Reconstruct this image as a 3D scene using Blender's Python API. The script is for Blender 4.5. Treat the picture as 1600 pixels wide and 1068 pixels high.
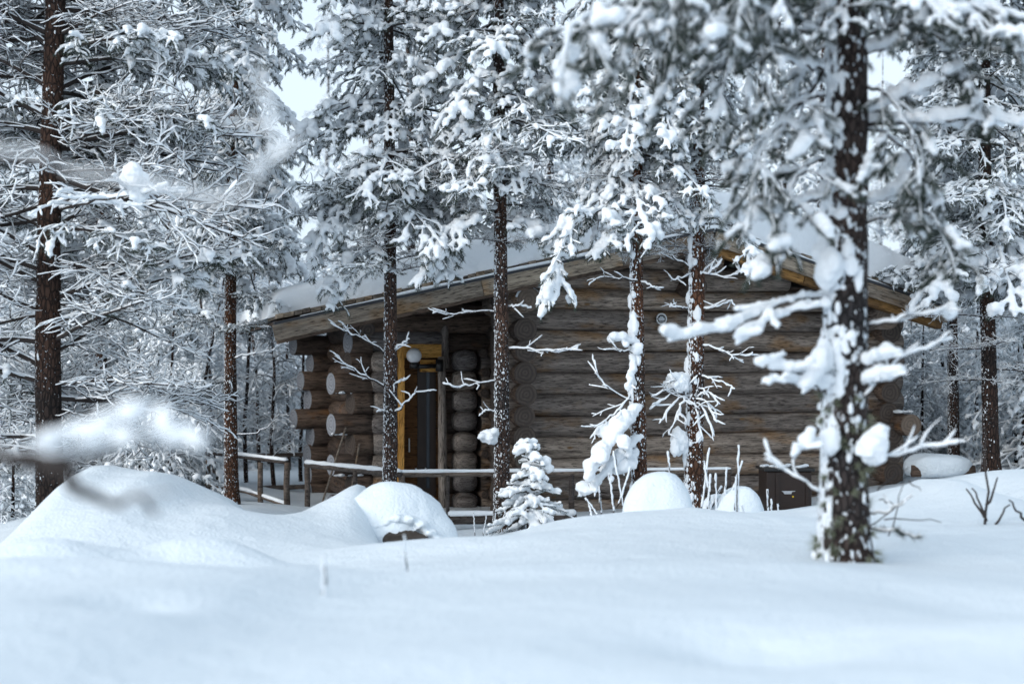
import bpy, math, random
import numpy as np
from mathutils import Vector, Matrix, noise as mnoise

SC = bpy.context.scene
COL = SC.collection
for _o in list(bpy.data.objects):
    bpy.data.objects.remove(_o)

# ------------------------------------------------------------------ camera, world, sun
F = 2222.0          # focal length in photograph pixels (50 mm on 36 mm)
CZ = 1.7            # eye height above the yard by the cabin
HY = 575.0          # row of the horizon in the photograph
cam_d = bpy.data.cameras.new('camera'); cam = bpy.data.objects.new('camera', cam_d); COL.objects.link(cam)
cam.location = (0, 0, CZ); cam.rotation_euler = (math.pi/2, 0, 0)
cam_d.lens = 50; cam_d.sensor_width = 36; cam_d.shift_y = (HY-534)/1600.0
cam_d.clip_start = 0.05; cam_d.clip_end = 2000
cam_d.dof.use_dof = True; cam_d.dof.focus_distance = 15.6; cam_d.dof.aperture_fstop = 1.25
SC.camera = cam

SUN_EL, SUN_AZ = math.radians(26), math.radians(-132)     # azimuth from +Y towards +X (from the left, a little behind the lens)
w = bpy.data.worlds.new('World'); SC.world = w; w.use_nodes = True
nt = w.node_tree; nt.nodes.clear()
sky = nt.nodes.new('ShaderNodeTexSky'); sky.sky_type = 'NISHITA'; sky.sun_disc = False
sky.sun_elevation = SUN_EL; sky.sun_rotation = SUN_AZ; sky.air_density = 1.0; sky.dust_density = 4.0; sky.ozone_density = 1.0
hs = nt.nodes.new('ShaderNodeHueSaturation'); hs.inputs['Saturation'].default_value = 0.50
mx = nt.nodes.new('ShaderNodeMixRGB'); mx.inputs[0].default_value = 0.6; mx.inputs[2].default_value = (7.9, 9.45, 10.9, 1)   # even overcast cloud
bg = nt.nodes.new('ShaderNodeBackground'); bg.inputs[1].default_value = 0.11
wo = nt.nodes.new('ShaderNodeOutputWorld')
nt.links.new(sky.outputs[0], hs.inputs['Color']); nt.links.new(hs.outputs[0], mx.inputs[1])
nt.links.new(mx.outputs[0], bg.inputs[0]); nt.links.new(bg.outputs[0], wo.inputs[0])
sd = bpy.data.lights.new('sun', 'SUN'); sd.energy = 1.4; sd.angle = math.radians(45); sd.color = (1, 0.97, 0.93)
so = bpy.data.objects.new('sun', sd); COL.objects.link(so)
sv = Vector((math.sin(SUN_AZ)*math.cos(SUN_EL), math.cos(SUN_AZ)*math.cos(SUN_EL), math.sin(SUN_EL)))
so.rotation_euler = (-sv).to_track_quat('-Z', 'Y').to_euler(); so.location = (0, 0, 30)
SC.view_settings.view_transform = 'Standard'; SC.view_settings.look = 'None'
SC.view_settings.exposure = 0.40; SC.view_settings.gamma = 1.0
SC.render.engine = 'CYCLES'
SC.cycles.max_bounces = 5; SC.cycles.diffuse_bounces = 3; SC.cycles.glossy_bounces = 2
SC.cycles.use_denoising = True; SC.cycles.max_bounces = 5

# ------------------------------------------------------------------ materials
def mat(name, build):
    m = bpy.data.materials.new(name); m.use_nodes = True
    t = m.node_tree; b = t.nodes['Principled BSDF']
    build(t, b); return m
def N(t, kind, **kw):
    n = t.nodes.new(kind)
    for k, v in kw.items():
        if k in n.inputs: n.inputs[k].default_value = v
        else: setattr(n, k, v)
    return n
def coords(t, scale=(1, 1, 1), space='Object'):
    tc = N(t, 'ShaderNodeTexCoord'); mp = N(t, 'ShaderNodeMapping'); mp.inputs['Scale'].default_value = scale
    t.links.new(tc.outputs[space], mp.inputs[0]); return mp.outputs[0]
def ramp(t, src, stops):
    r = N(t, 'ShaderNodeValToRGB'); e = r.color_ramp.elements
    while len(e) < len(stops): e.new(0.5)
    for i, (p, c) in enumerate(stops):
        e[i].position = p; e[i].color = (*c, 1) if len(c) == 3 else c
    t.links.new(src, r.inputs[0]); return r.outputs[0]
def bump(t, b, src, strength, dist):
    n = N(t, 'ShaderNodeBump'); n.inputs['Strength'].default_value = strength; n.inputs['Distance'].default_value = dist
    t.links.new(src, n.inputs['Height']); t.links.new(n.outputs[0], b.inputs['Normal'])
def mixc(t, fac, a, c):
    n = N(t, 'ShaderNodeMixRGB')
    for i, v in ((0, fac), (1, a), (2, c)):
        if isinstance(v, bpy.types.NodeSocket): t.links.new(v, n.inputs[i])
        else: n.inputs[i].default_value = v if i == 0 else (*v, 1)
    return n.outputs[0]
def math2(t, op, a, c):
    n = N(t, 'ShaderNodeMath', operation=op)
    for i, v in ((0, a), (1, c)):
        if isinstance(v, bpy.types.NodeSocket): t.links.new(v, n.inputs[i])
        else: n.inputs[i].default_value = v
    return n.outputs[0]

def snow_b(scale, dist, colour=(0.80, 0.87, 0.93)):
    def f(t, b):
        n1 = N(t, 'ShaderNodeTexNoise'); n1.inputs['Scale'].default_value = scale; n1.inputs['Detail'].default_value = 5
        t.links.new(coords(t), n1.inputs['Vector'])
        n2 = N(t, 'ShaderNodeTexNoise'); n2.inputs['Scale'].default_value = scale*7; n2.inputs['Detail'].default_value = 3
        t.links.new(coords(t), n2.inputs['Vector'])
        t.links.new(mixc(t, n1.outputs[0], tuple(c*0.965 for c in colour), colour), b.inputs['Base Color'])
        b.inputs['Roughness'].default_value = 0.75; b.inputs['Specular IOR Level'].default_value = 0.25
        bump(t, b, math2(t, 'ADD', n1.outputs[0], math2(t, 'MULTIPLY', n2.outputs[0], 0.4)), 0.8, dist)
    return f
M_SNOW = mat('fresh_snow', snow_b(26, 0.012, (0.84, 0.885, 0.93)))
M_GROUND = mat('shade_toned_ground_snow', snow_b(6, 0.03, (0.675, 0.745, 0.805)))  # same snow in a darker tone: shade of the surrounding forest put into the colour
M_FROST = mat('frosted_snow', snow_b(60, 0.01, (0.78, 0.84, 0.90)))

def bark_b(speck, base=((0.016, 0.012, 0.011), (0.075, 0.045, 0.032)), left=0.55, size=34.0):
    def f(t, b):
        v = N(t, 'ShaderNodeTexVoronoi'); v.inputs['Scale'].default_value = 30; v.feature = 'DISTANCE_TO_EDGE'
        nz = N(t, 'ShaderNodeTexNoise'); nz.inputs['Scale'].default_value = 6; nz.inputs['Detail'].default_value = 6
        c = coords(t, (1, 1, 0.38)); t.links.new(c, v.inputs['Vector']); t.links.new(coords(t, (1, 1, .6)), nz.inputs['Vector'])
        cr = ramp(t, v.outputs['Distance'], [(0.0, base[0]), (0.16, base[1])])
        big = N(t, 'ShaderNodeTexNoise'); big.inputs['Scale'].default_value = 1.1; t.links.new(coords(t), big.inputs['Vector'])
        warm = ramp(t, big.outputs[0], [(0.38, (0.55, 0.6, 0.66)), (0.62, (1.2, 1.0, 0.88))])
        mul = N(t, 'ShaderNodeMixRGB', blend_type='MULTIPLY'); mul.inputs[0].default_value = 1
        t.links.new(cr, mul.inputs[1]); t.links.new(warm, mul.inputs[2])
        # snow driven into the bark from the windward side (world -X) and in specks
        sp = N(t, 'ShaderNodeTexNoise'); sp.inputs['Scale'].default_value = size; sp.inputs['Detail'].default_value = 2
        t.links.new(coords(t, (1, 1, 0.7)), sp.inputs['Vector'])
        g = N(t, 'ShaderNodeNewGeometry'); sx = N(t, 'ShaderNodeSeparateXYZ'); t.links.new(g.outputs['True Normal'], sx.inputs[0])
        side = N(t, 'ShaderNodeMapRange'); side.inputs['From Min'].default_value = -0.45; side.inputs['From Max'].default_value = -1.0
        side.inputs['To Min'].default_value = 0; side.inputs['To Max'].default_value = 0.22*left
        t.links.new(sx.outputs[0], side.inputs['Value'])
        patch = N(t, 'ShaderNodeTexNoise'); patch.inputs['Scale'].default_value = 3.0; t.links.new(coords(t), patch.inputs['Vector'])
        tot = math2(t, 'ADD', math2(t, 'ADD', sp.outputs[0], side.outputs[0]), math2(t, 'MULTIPLY', math2(t, 'SUBTRACT', patch.outputs[0], 0.5), 0.35))
        mask = ramp(t, tot, [(1-speck, (0, 0, 0)), (1-speck+0.035, (1, 1, 1))])
        t.links.new(mixc(t, mask, mul.outputs[0], (0.78, 0.84, 0.9)), b.inputs['Base Color'])
        b.inputs['Roughness'].default_value = 0.9; b.inputs['Specular IOR Level'].default_value = 0.2
        h = math2(t, 'ADD', math2(t, 'ADD', math2(t, 'MULTIPLY', math2(t, 'MINIMUM', v.outputs['Distance'], 0.2), 3.0), math2(t, 'MULTIPLY', nz.outputs[0], 0.5)), math2(t, 'MULTIPLY', mask, 0.5))
        bump(t, b, h, 1.0, 0.02)
    return f
M_BARK = mat('pine_bark', bark_b(0.37, ((0.02, 0.016, 0.015), (0.085, 0.06, 0.05)), size=62.0))
M_BARK_DARK = mat('dark_pine_bark', bark_b(0.30, ((0.012, 0.010, 0.010), (0.055, 0.036, 0.029)), size=60.0))
M_BARK_BIG = mat('near_pine_bark', bark_b(0.415, ((0.014, 0.011, 0.011), (0.06, 0.05, 0.048)), 0.9, 30.0))
M_BARK_RED = mat('red_pine_bark', bark_b(0.385, ((0.025, 0.016, 0.012), (0.115, 0.062, 0.04)), 0.75, 58.0))
def plain(col, rough=0.8, spec=0.3, noise=0.25, scale=20):
    def f(t, b):
        n = N(t, 'ShaderNodeTexNoise'); n.inputs['Scale'].default_value = scale; n.inputs['Detail'].default_value = 4
        t.links.new(coords(t), n.inputs['Vector'])
        t.links.new(mixc(t, n.outputs[0], tuple(c*(1-noise) for c in col), tuple(c*(1+noise) for c in col)), b.inputs['Base Color'])
        b.inputs['Roughness'].default_value = rough; b.inputs['Specular IOR Level'].default_value = spec
    return f
M_TWIG = mat('twig_bark', plain((0.035, 0.028, 0.026)))
def needle_b(t, b):
    n = N(t, 'ShaderNodeTexNoise'); n.inputs['Scale'].default_value = 9; n.inputs['Detail'].default_value = 4
    t.links.new(coords(t), n.inputs['Vector'])
    t.links.new(ramp(t, n.outputs[0], [(0.38, (0.022, 0.032, 0.026)), (0.57, (0.055, 0.07, 0.055)), (0.70, (0.12, 0.15, 0.15)), (0.82, (0.45, 0.52, 0.57))]), b.inputs['Base Color'])
    b.inputs['Roughness'].default_value = 0.7; b.inputs['Specular IOR Level'].default_value = 0.25
M_NEEDLE = mat('pine_needles', needle_b)
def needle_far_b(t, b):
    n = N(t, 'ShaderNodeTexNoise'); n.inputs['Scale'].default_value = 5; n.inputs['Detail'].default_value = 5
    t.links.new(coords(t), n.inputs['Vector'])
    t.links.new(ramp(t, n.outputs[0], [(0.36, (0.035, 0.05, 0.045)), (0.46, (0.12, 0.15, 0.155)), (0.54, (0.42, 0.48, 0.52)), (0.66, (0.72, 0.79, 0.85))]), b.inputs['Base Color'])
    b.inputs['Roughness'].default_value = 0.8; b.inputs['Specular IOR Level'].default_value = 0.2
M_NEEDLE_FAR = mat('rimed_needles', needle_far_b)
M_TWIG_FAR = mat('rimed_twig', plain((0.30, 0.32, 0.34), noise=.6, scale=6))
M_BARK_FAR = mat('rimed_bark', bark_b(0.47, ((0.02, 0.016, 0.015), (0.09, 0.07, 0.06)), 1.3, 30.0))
M_LICHEN = mat('grey_green_lichen', plain((0.19, 0.21, 0.15), noise=0.5, scale=30))

def log_b(dark, light, ochre, olo=0.60):
    def f(t, b):
        oi = N(t, 'ShaderNodeObjectInfo')
        add = N(t, 'ShaderNodeVectorMath', operation='ADD'); t.links.new(coords(t, (0.9, 9, 9)), add.inputs[0])
        cmb = N(t, 'ShaderNodeCombineXYZ'); r = math2(t, 'MULTIPLY', oi.outputs['Random'], 60); t.links.new(r, cmb.inputs[0]); t.links.new(r, cmb.inputs[1])
        t.links.new(cmb.outputs[0], add.inputs[1])
        n = N(t, 'ShaderNodeTexNoise'); n.inputs['Scale'].default_value = 2.3; n.inputs['Detail'].default_value = 9; n.inputs['Roughness'].default_value = 0.68
        t.links.new(add.outputs[0], n.inputs['Vector'])
        add2 = N(t, 'ShaderNodeVectorMath', operation='ADD'); t.links.new(coords(t, (1.1, 2.2, 2.2)), add2.inputs[0]); t.links.new(cmb.outputs[0], add2.inputs[1])
        n2 = N(t, 'ShaderNodeTexNoise'); n2.inputs['Scale'].default_value = 1.6; n2.inputs['Detail'].default_value = 6
        t.links.new(add2.outputs[0], n2.inputs['Vector'])
        fine = N(t, 'ShaderNodeTexNoise'); fine.inputs['Scale'].default_value = 14; fine.inputs['Detail'].default_value = 6
        mpf = coords(t, (0.7, 7, 7)); t.links.new(mpf, fine.inputs['Vector'])
        c1 = ramp(t, n.outputs[0], [(0.30, dark), (0.62, light)])
        c2 = mixc(t, ramp(t, n2.outputs[0], [(olo, (0, 0, 0)), (olo+0.12, (0.75, 0.75, 0.75))]), c1, ochre)
        tone = ramp(t, oi.outputs['Random'], [(0.0, (0.55, 0.56, 0.60)), (1.0, (1.3, 1.24, 1.16))])
        mul = N(t, 'ShaderNodeMixRGB', blend_type='MULTIPLY'); mul.inputs[0].default_value = 1
        t.links.new(c2, mul.inputs[1]); t.links.new(tone, mul.inputs[2])
        crack = ramp(t, fine.outputs[0], [(0.36, (0.25, 0.24, 0.24)), (0.47, (1, 1, 1))])
        mul2 = N(t, 'ShaderNodeMixRGB', blend_type='MULTIPLY'); mul2.inputs[0].default_value = 1
        t.links.new(mul.outputs[0], mul2.inputs[1]); t.links.new(crack, mul2.inputs[2])
        kn = N(t, 'ShaderNodeTexVoronoi'); kn.inputs['Scale'].default_value = 2.4
        add3 = N(t, 'ShaderNodeVectorMath', operation='ADD'); t.links.new(coords(t, (0.7, 1.6, 1.6)), add3.inputs[0]); t.links.new(cmb.outputs[0], add3.inputs[1])
        t.links.new(add3.outputs[0], kn.inputs['Vector'])
        knm = ramp(t, kn.outputs['Distance'], [(0.05, (1, 1, 1)), (0.085, (0, 0, 0))])
        t.links.new(mixc(t, knm, mul2.outputs[0], tuple(c*0.6 for c in ochre)), b.inputs['Base Color'])
        b.inputs['Roughness'].default_value = 0.82; b.inputs['Specular IOR Level'].default_value = 0.25
        bump(t, b, math2(t, 'ADD', n.outputs[0], math2(t, 'MULTIPLY', fine.outputs[0], 0.6)), 0.9, 0.02)
    return f
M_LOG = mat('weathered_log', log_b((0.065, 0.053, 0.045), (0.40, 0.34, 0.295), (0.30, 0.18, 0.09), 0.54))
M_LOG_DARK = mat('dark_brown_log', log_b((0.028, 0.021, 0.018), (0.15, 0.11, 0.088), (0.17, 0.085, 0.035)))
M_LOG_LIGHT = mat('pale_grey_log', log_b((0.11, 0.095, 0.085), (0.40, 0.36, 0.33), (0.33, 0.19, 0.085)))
M_PLANK = mat('grey_plank', log_b((0.16, 0.13, 0.105), (0.42, 0.36, 0.29), (0.33, 0.19, 0.08), 0.56))
def end_b(c1, c2):
    def f(t, b):
        wv = N(t, 'ShaderNodeTexWave'); wv.wave_type = 'RINGS'; wv.rings_direction = 'X'
        wv.inputs['Scale'].default_value = 7; wv.inputs['Distortion'].default_value = 5; wv.inputs['Detail'].default_value = 3
        t.links.new(coords(t), wv.inputs['Vector'])
        n = N(t, 'ShaderNodeTexNoise'); n.inputs['Scale'].default_value = 22; n.inputs['Detail'].default_value = 4; t.links.new(coords(t), n.inputs['Vector'])
        t.links.new(mixc(t, math2(t, 'MULTIPLY', wv.outputs['Fac'], n.outputs[0]), c1, c2), b.inputs['Base Color']); b.inputs['Roughness'].default_value = 0.85
        bump(t, b, wv.outputs['Fac'], 0.4, 0.004)
    return f
M_END = mat('frosted_log_end', end_b((0.20, 0.21, 0.235), (0.42, 0.455, 0.51)))
M_END_DARK = mat('dark_log_end', end_b((0.055, 0.042, 0.036), (0.125, 0.098, 0.08)))
M_END_BROWN = mat('brown_log_end', end_b((0.13, 0.10, 0.08), (0.24, 0.18, 0.135)))
M_YELLOW = mat('fresh_pine_board', log_b((0.42, 0.20, 0.045), (0.70, 0.40, 0.12), (0.5, 0.25, 0.06), 0.7))
M_SOFFIT = mat('stained_pine_board', log_b((0.14, 0.075, 0.03), (0.36, 0.20, 0.07), (0.2, 0.12, 0.06), 0.6))
M_DOOR = mat('brown_door_wood', log_b((0.10, 0.045, 0.016), (0.17, 0.08, 0.03), (0.2, 0.09, 0.03)))
M_RAIL = mat('weathered_rail', log_b((0.04, 0.033, 0.03), (0.16, 0.135, 0.12), (0.14, 0.09, 0.06)))
M_SLATE = mat('bitumen_edge', plain((0.05, 0.053, 0.06)))
M_BLACK = mat('black_metal', plain((0.012, 0.012, 0.013), 0.4, 0.5))
M_BROWNBOX = mat('dark_brown_plastic', plain((0.028, 0.016, 0.012), 0.45, 0.4, 0.4, 8))
M_WHITE = mat('white_enamel', plain((0.62, 0.62, 0.62), 0.4, 0.5, 0.1))
M_LABEL = mat('pale_label', plain((0.45, 0.47, 0.5), 0.4, 0.5, 0.3, 60))
M_YDOT = mat('yellow_sticker', plain((0.7, 0.5, 0.03)))
def glass_b(t, b):
    n = N(t, 'ShaderNodeTexNoise'); n.inputs['Scale'].default_value = 3; t.links.new(coords(t), n.inputs['Vector'])
    t.links.new(mixc(t, n.outputs[0], (0.02, 0.028, 0.04), (0.05, 0.06, 0.075)), b.inputs['Base Color'])
    b.inputs['Roughness'].default_value = 0.15; b.inputs['Specular IOR Level'].default_value = 0.4
M_GLASS = mat('dark_window_glass', glass_b)
def globe_b(t, b):
    b.inputs['Base Color'].default_value = (0.8, 0.82, 0.84, 1); b.inputs['Roughness'].default_value = 0.15
    n = N(t, 'ShaderNodeTexNoise'); n.inputs['Scale'].default_value = 12; t.links.new(coords(t), n.inputs['Vector'])
    t.links.new(mixc(t, n.outputs[0], (0.62, 0.64, 0.67), (0.86, 0.88, 0.9)), b.inputs['Base Color'])
M_GLOBE = mat('opal_lamp_glass', globe_b)
M_ROCK = mat('dark_rock', plain((0.05, 0.042, 0.036), 0.9, 0.2, 0.5, 12))

# ------------------------------------------------------------------ mesh helpers
def W(px, py, d):
    """point of the place that stands d metres ahead and shows at (px, py)"""
    return np.array([(px-800)/F*d, d, CZ+(HY-py)/F*d])

class MB:
    def __init__(s): s.v = []; s.f = []; s.n = 0
    def add(s, v, faces, m=0):
        v = np.asarray(v, np.float64).reshape(-1, 3)
        faces = np.asarray(faces, np.int64)
        s.v.append(v); s.f.append((faces+s.n, m)); s.n += len(v)
    def tube(s, pts, rad, sides=6, m=0, caps=True, capm=None, squash=1.0):
        pts = np.asarray(pts, float); rad = np.broadcast_to(np.asarray(rad, float), (len(pts),))
        t = np.gradient(pts, axis=0); t /= np.linalg.norm(t, axis=1)[:, None]+1e-12
        ref = np.array([0, 0, 1.0]) if abs(t[:, 2]).mean() < 0.85 else np.array([1.0, 0, 0])
        a = np.cross(t, ref); a /= np.linalg.norm(a, axis=1)[:, None]+1e-12
        b = np.cross(a, t)
        th = np.arange(sides)/sides*2*math.pi
        v = pts[:, None]+rad[:, None, None]*(np.cos(th)[None, :, None]*a[:, None]+squash*np.sin(th)[None, :, None]*b[:, None])
        n = len(pts); i = np.arange(n-1)[:, None]*sides; j = np.arange(sides)[None]; j2 = (j+1) % sides
        q = np.stack([i+j, i+sides+j, i+sides+j2, i+j2], -1).reshape(-1, 4)
        base = s.n
        s.add(v, q, m)
        if caps:
            for k, row in ((0, 0), (n-1, (n-1)*sides)):
                c = pts[k][None]; rr = np.arange(sides)+row
                s.v.append(c); ci = s.n; s.n += 1
                jn = np.roll(rr, -1)
                tri = np.stack([rr+base, jn+base, np.full(sides, ci)], -1) if k == 0 else np.stack([jn+base, rr+base, np.full(sides, ci)], -1)
                s.f.append((tri, m if capm is None else capm))
    def box(s, x0, x1, y0, y1, z0, z1, m=0):
        v = [(x, y, z) for x in (x0, x1) for y in (y0, y1) for z in (z0, z1)]
        s.add(v, [(0, 1, 3, 2), (4, 6, 7, 5), (0, 4, 5, 1), (2, 3, 7, 6), (0, 2, 6, 4), (1, 5, 7, 3)], m)
    def arrays(s):
        return np.concatenate(s.v), s.f
    def mesh(s, name, mats, smooth=True):
        v, f = s.arrays()
        return make_mesh(name, v, f, mats, smooth)

def make_mesh(name, v, fl, mats, smooth=True):
    me = bpy.data.meshes.new(name)
    loops = np.concatenate([f.ravel() for f, _ in fl]).astype(np.int32)
    tot = np.concatenate([np.full(len(f), f.shape[1], np.int32) for f, _ in fl])
    mi = np.concatenate([np.full(len(f), m, np.int32) for f, m in fl])
    st = np.concatenate([[0], np.cumsum(tot)[:-1]]).astype(np.int32)
    me.vertices.add(len(v)); me.vertices.foreach_set('co', np.asarray(v, np.float32).ravel())
    me.loops.add(len(loops)); me.loops.foreach_set('vertex_index', loops)
    me.polygons.add(len(tot)); me.polygons.foreach_set('loop_start', st); me.polygons.foreach_set('loop_total', tot)
    me.polygons.foreach_set('material_index', mi)
    me.polygons.foreach_set('use_smooth', np.full(len(tot), bool(smooth)))
    for m in mats: me.materials.append(m)
    me.update(calc_edges=True)
    return me

def link(name, me, parent=None, loc=None, rot=None, mw=None):
    o = bpy.data.objects.new(name, me); COL.objects.link(o)
    if parent is not None: o.parent = parent
    if loc is not None: o.location = loc
    if rot is not None: o.rotation_euler = rot
    if mw is not None: o.matrix_basis = mw
    return o
def thing(name, label, cat, loc=(0, 0, 0), group=None, rotz=0):
    o = bpy.data.objects.new(name, None); COL.objects.link(o); o.location = loc; o.rotation_euler = (0, 0, rotz)
    o.empty_display_size = 0.2
    o['label'] = label; o['category'] = cat
    if group: o['group'] = group
    return o
def tag(o, label, cat, group=None):
    o['label'] = label; o['category'] = cat
    if group: o['group'] = group
    return o

def ico(sub):
    import bmesh
    b = bmesh.new(); bmesh.ops.create_icosphere(b, subdivisions=sub, radius=1)
    v = np.array([x.co[:] for x in b.verts]); f = np.array([[q.index for q in p.verts] for p in b.faces]); b.free()
    return v, f
ICO1, ICO2, ICO3 = ico(1), ico(2), ico(3)
ICO4 = ico(4)

def blobs_arrays(c, r, base=ICO1):
    """c (n,3), r (n,) or (n,3)"""
    c = np.asarray(c, float); r = np.asarray(r, float)
    if r.ndim == 1: r = np.repeat(r[:, None], 3, 1)
    bv, bf = base
    v = (bv[None]*r[:, None]+c[:, None]).reshape(-1, 3)
    f = (bf[None]+np.arange(len(c))[:, None, None]*len(bv)).reshape(-1, 3)
    return v, f

_nz = np.random.RandomState(5)
_W3 = [(_nz.normal(size=3), _nz.uniform(0, 6.28)) for _ in range(14)]
def vnoise(p, freq):
    """cheap smooth vector-to-scalar noise in about [-1, 1]"""
    p = np.asarray(p)*freq; s = np.zeros(p.shape[:-1])
    for k, (d, ph) in enumerate(_W3):
        s += np.sin(p@d*(1+0.25*k % 1.7)+ph)
    return s/len(_W3)*2.0

def fuse(c, r, voxel, smooth=2, rough=0.0):
    """melt many snow blobs into one skin (voxel remesh)"""
    v, f = blobs_arrays(c, r)
    me = make_mesh('tmp', v, [(f, 0)], [])
    o = bpy.data.objects.new('tmp', me); COL.objects.link(o)
    m = o.modifiers.new('r', 'REMESH'); m.mode = 'VOXEL'; m.voxel_size = voxel
    if smooth:
        m2 = o.modifiers.new('s', 'SMOOTH'); m2.factor = 0.5; m2.iterations = smooth
    dg = bpy.context.evaluated_depsgraph_get(); ev = o.evaluated_get(dg); em = ev.to_mesh()
    n = len(em.vertices); vv = np.empty(n*3, np.float32); em.vertices.foreach_get('co', vv); vv = vv.reshape(-1, 3).astype(float)
    nn = np.empty(n*3, np.float32); em.vertices.foreach_get('normal', nn); nn = nn.reshape(-1, 3)
    lt = np.empty(len(em.polygons), np.int32); em.polygons.foreach_get('loop_total', lt)
    li = np.empty(len(em.loops), np.int32); em.loops.foreach_get('vertex_index', li)
    ev.to_mesh_clear(); bpy.data.objects.remove(o); bpy.data.meshes.remove(me)
    if rough: vv = vv+nn*(vnoise(vv, 22)*rough+vnoise(vv, 60)*rough*0.5)[:, None]
    assert (lt == 4).all()
    return vv, li.reshape(-1, 4)

UP = np.array([0, 0, 1.0])
def unit(a): return a/(np.linalg.norm(a)+1e-12)

# ------------------------------------------------------------------ branches
def grow(rng, start, d, L, n, droop, wig, up_tip=0.0):
    p = np.array(start, float); d = unit(np.array(d, float)); out = [p.copy()]
    for i in range(n):
        t = (i+1)/n
        d = unit(d+np.array([0, 0, -droop/n*(1 if t < .7 else 1-up_tip*3)])+rng.normal(size=3)*wig*np.array([1, 1, .7]))
        p = p+d*L/n; out.append(p.copy())
    return np.array(out)

def at_s(pts, s):
    seg = np.linalg.norm(np.diff(pts, axis=0), axis=1); cs = np.concatenate([[0], np.cumsum(seg)])
    s = min(max(s, 0), cs[-1]-1e-6); i = int(np.searchsorted(cs, s, side='right')-1); i = min(i, len(seg)-1)
    return pts[i]+(pts[i+1]-pts[i])*((s-cs[i])/seg[i]), unit(pts[i+1]-pts[i]), cs[-1]

class Br:
    """collects one branch: wood, needles, thin snow ridges and snow blobs"""
    def __init__(s, rng, P):
        s.rng = rng; s.P = P; s.w = MB(); s.sn = MB(); s.c = []; s.r = []
    def twig(s, pts, r0, r1, sides=5):
        n = len(pts); s.w.tube(pts, np.linspace(r0, r1, n), sides, 0)
    def ridge(s, pts, r0, r1, k=1.0):
        rng = s.rng; P = s.P; n = len(pts)
        m = max(n, int(np.linalg.norm(pts[-1]-pts[0])/0.03)); ss = np.linspace(0, n-1, m); i = np.minimum(ss.astype(int), n-2); fr = (ss-i)[:, None]
        pp = pts[i]*(1-fr)+pts[i+1]*fr
        rw = np.linspace(r0, r1, m); rs = P['ridge']*k*(0.75+0.45*vnoise(pp, 9)+0.25*rng.rand(m)); rs = np.maximum(rs, 0.002)
        rs[-1] *= .5; rs[0] *= .6
        s.sn.tube(pp+UP*(rw*0.6+rs*0.65)[:, None], rs, 5, 0, squash=1.15)
    def blobs(s, pts, rad, step=None, gap=0.0, lift=0.85):
        rng = s.rng; seg = np.linalg.norm(np.diff(pts, axis=0), axis=1); L = seg.sum(); step = step or rad*0.75
        q = 0.0
        while q < L:
            p, t, _ = at_s(pts, q); r = rad*(0.7+0.6*rng.rand())*(1+0.35*float(vnoise(p, 6)))
            if rng.rand() > gap:
                s.c.append(p+UP*r*lift+rng.normal(size=3)*r*0.15); s.r.append([r*1.05, r*1.05, r*0.92])
            q += step
    def tuft(s, pts, L=None):
        """needles round the last stretch of a shoot, a snow finger on its upper side"""
        P = s.P; rng = s.rng; n = P['needles']
        if n == 0: return
        total = np.linalg.norm(np.diff(pts, axis=0), axis=1).sum(); Lt = min(total, P['tuft'])
        q = total-Lt+Lt*np.sort(rng.rand(n))
        base = []; dirs = []
        for x in q:
            p, t, _ = at_s(pts, x); base.append(p); dirs.append(t)
        base = np.array(base); dirs = np.array(dirs)
        rnd = rng.normal(size=(n, 3)); rnd -= (rnd*dirs).sum(1)[:, None]*dirs; rnd /= np.linalg.norm(rnd, axis=1)[:, None]
        ang = rng.uniform(0.45, 0.95, n)[:, None]
        nd = dirs*np.cos(ang)+rnd*np.sin(ang)+np.array([0, 0, -0.18]); nd /= np.linalg.norm(nd, axis=1)[:, None]
        ln = P['nlen']*rng.uniform(0.7, 1.15, n)[:, None]
        sidev = np.cross(nd, rng.normal(size=(n, 3))); sidev /= np.linalg.norm(sidev, axis=1)[:, None]; sidev *= P['nw']/2
        v = np.stack([base-sidev, base+sidev, base+nd*ln], 1).reshape(-1, 3)
        s.w.add(v, np.arange(3*n).reshape(-1, 3), 1)
        cr = P['clump']
        if cr and rng.rand() < P['cover']:
            big = 1.0+(rng.rand() < 0.25)*rng.uniform(0.3, 0.9)
            k = 4 if Lt > .1 else 3
            for i in range(k):
                p, t, _ = at_s(pts, total-Lt+(Lt*1.12)*(i+.3)/k)
                r = cr*big*(0.75+0.5*rng.rand())*(1.0 if i < k-1 else 0.7)
                s.c.append(p+UP*r*0.95+rng.normal(size=3)*r*0.25); s.r.append([r, r, r*0.85])

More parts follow.
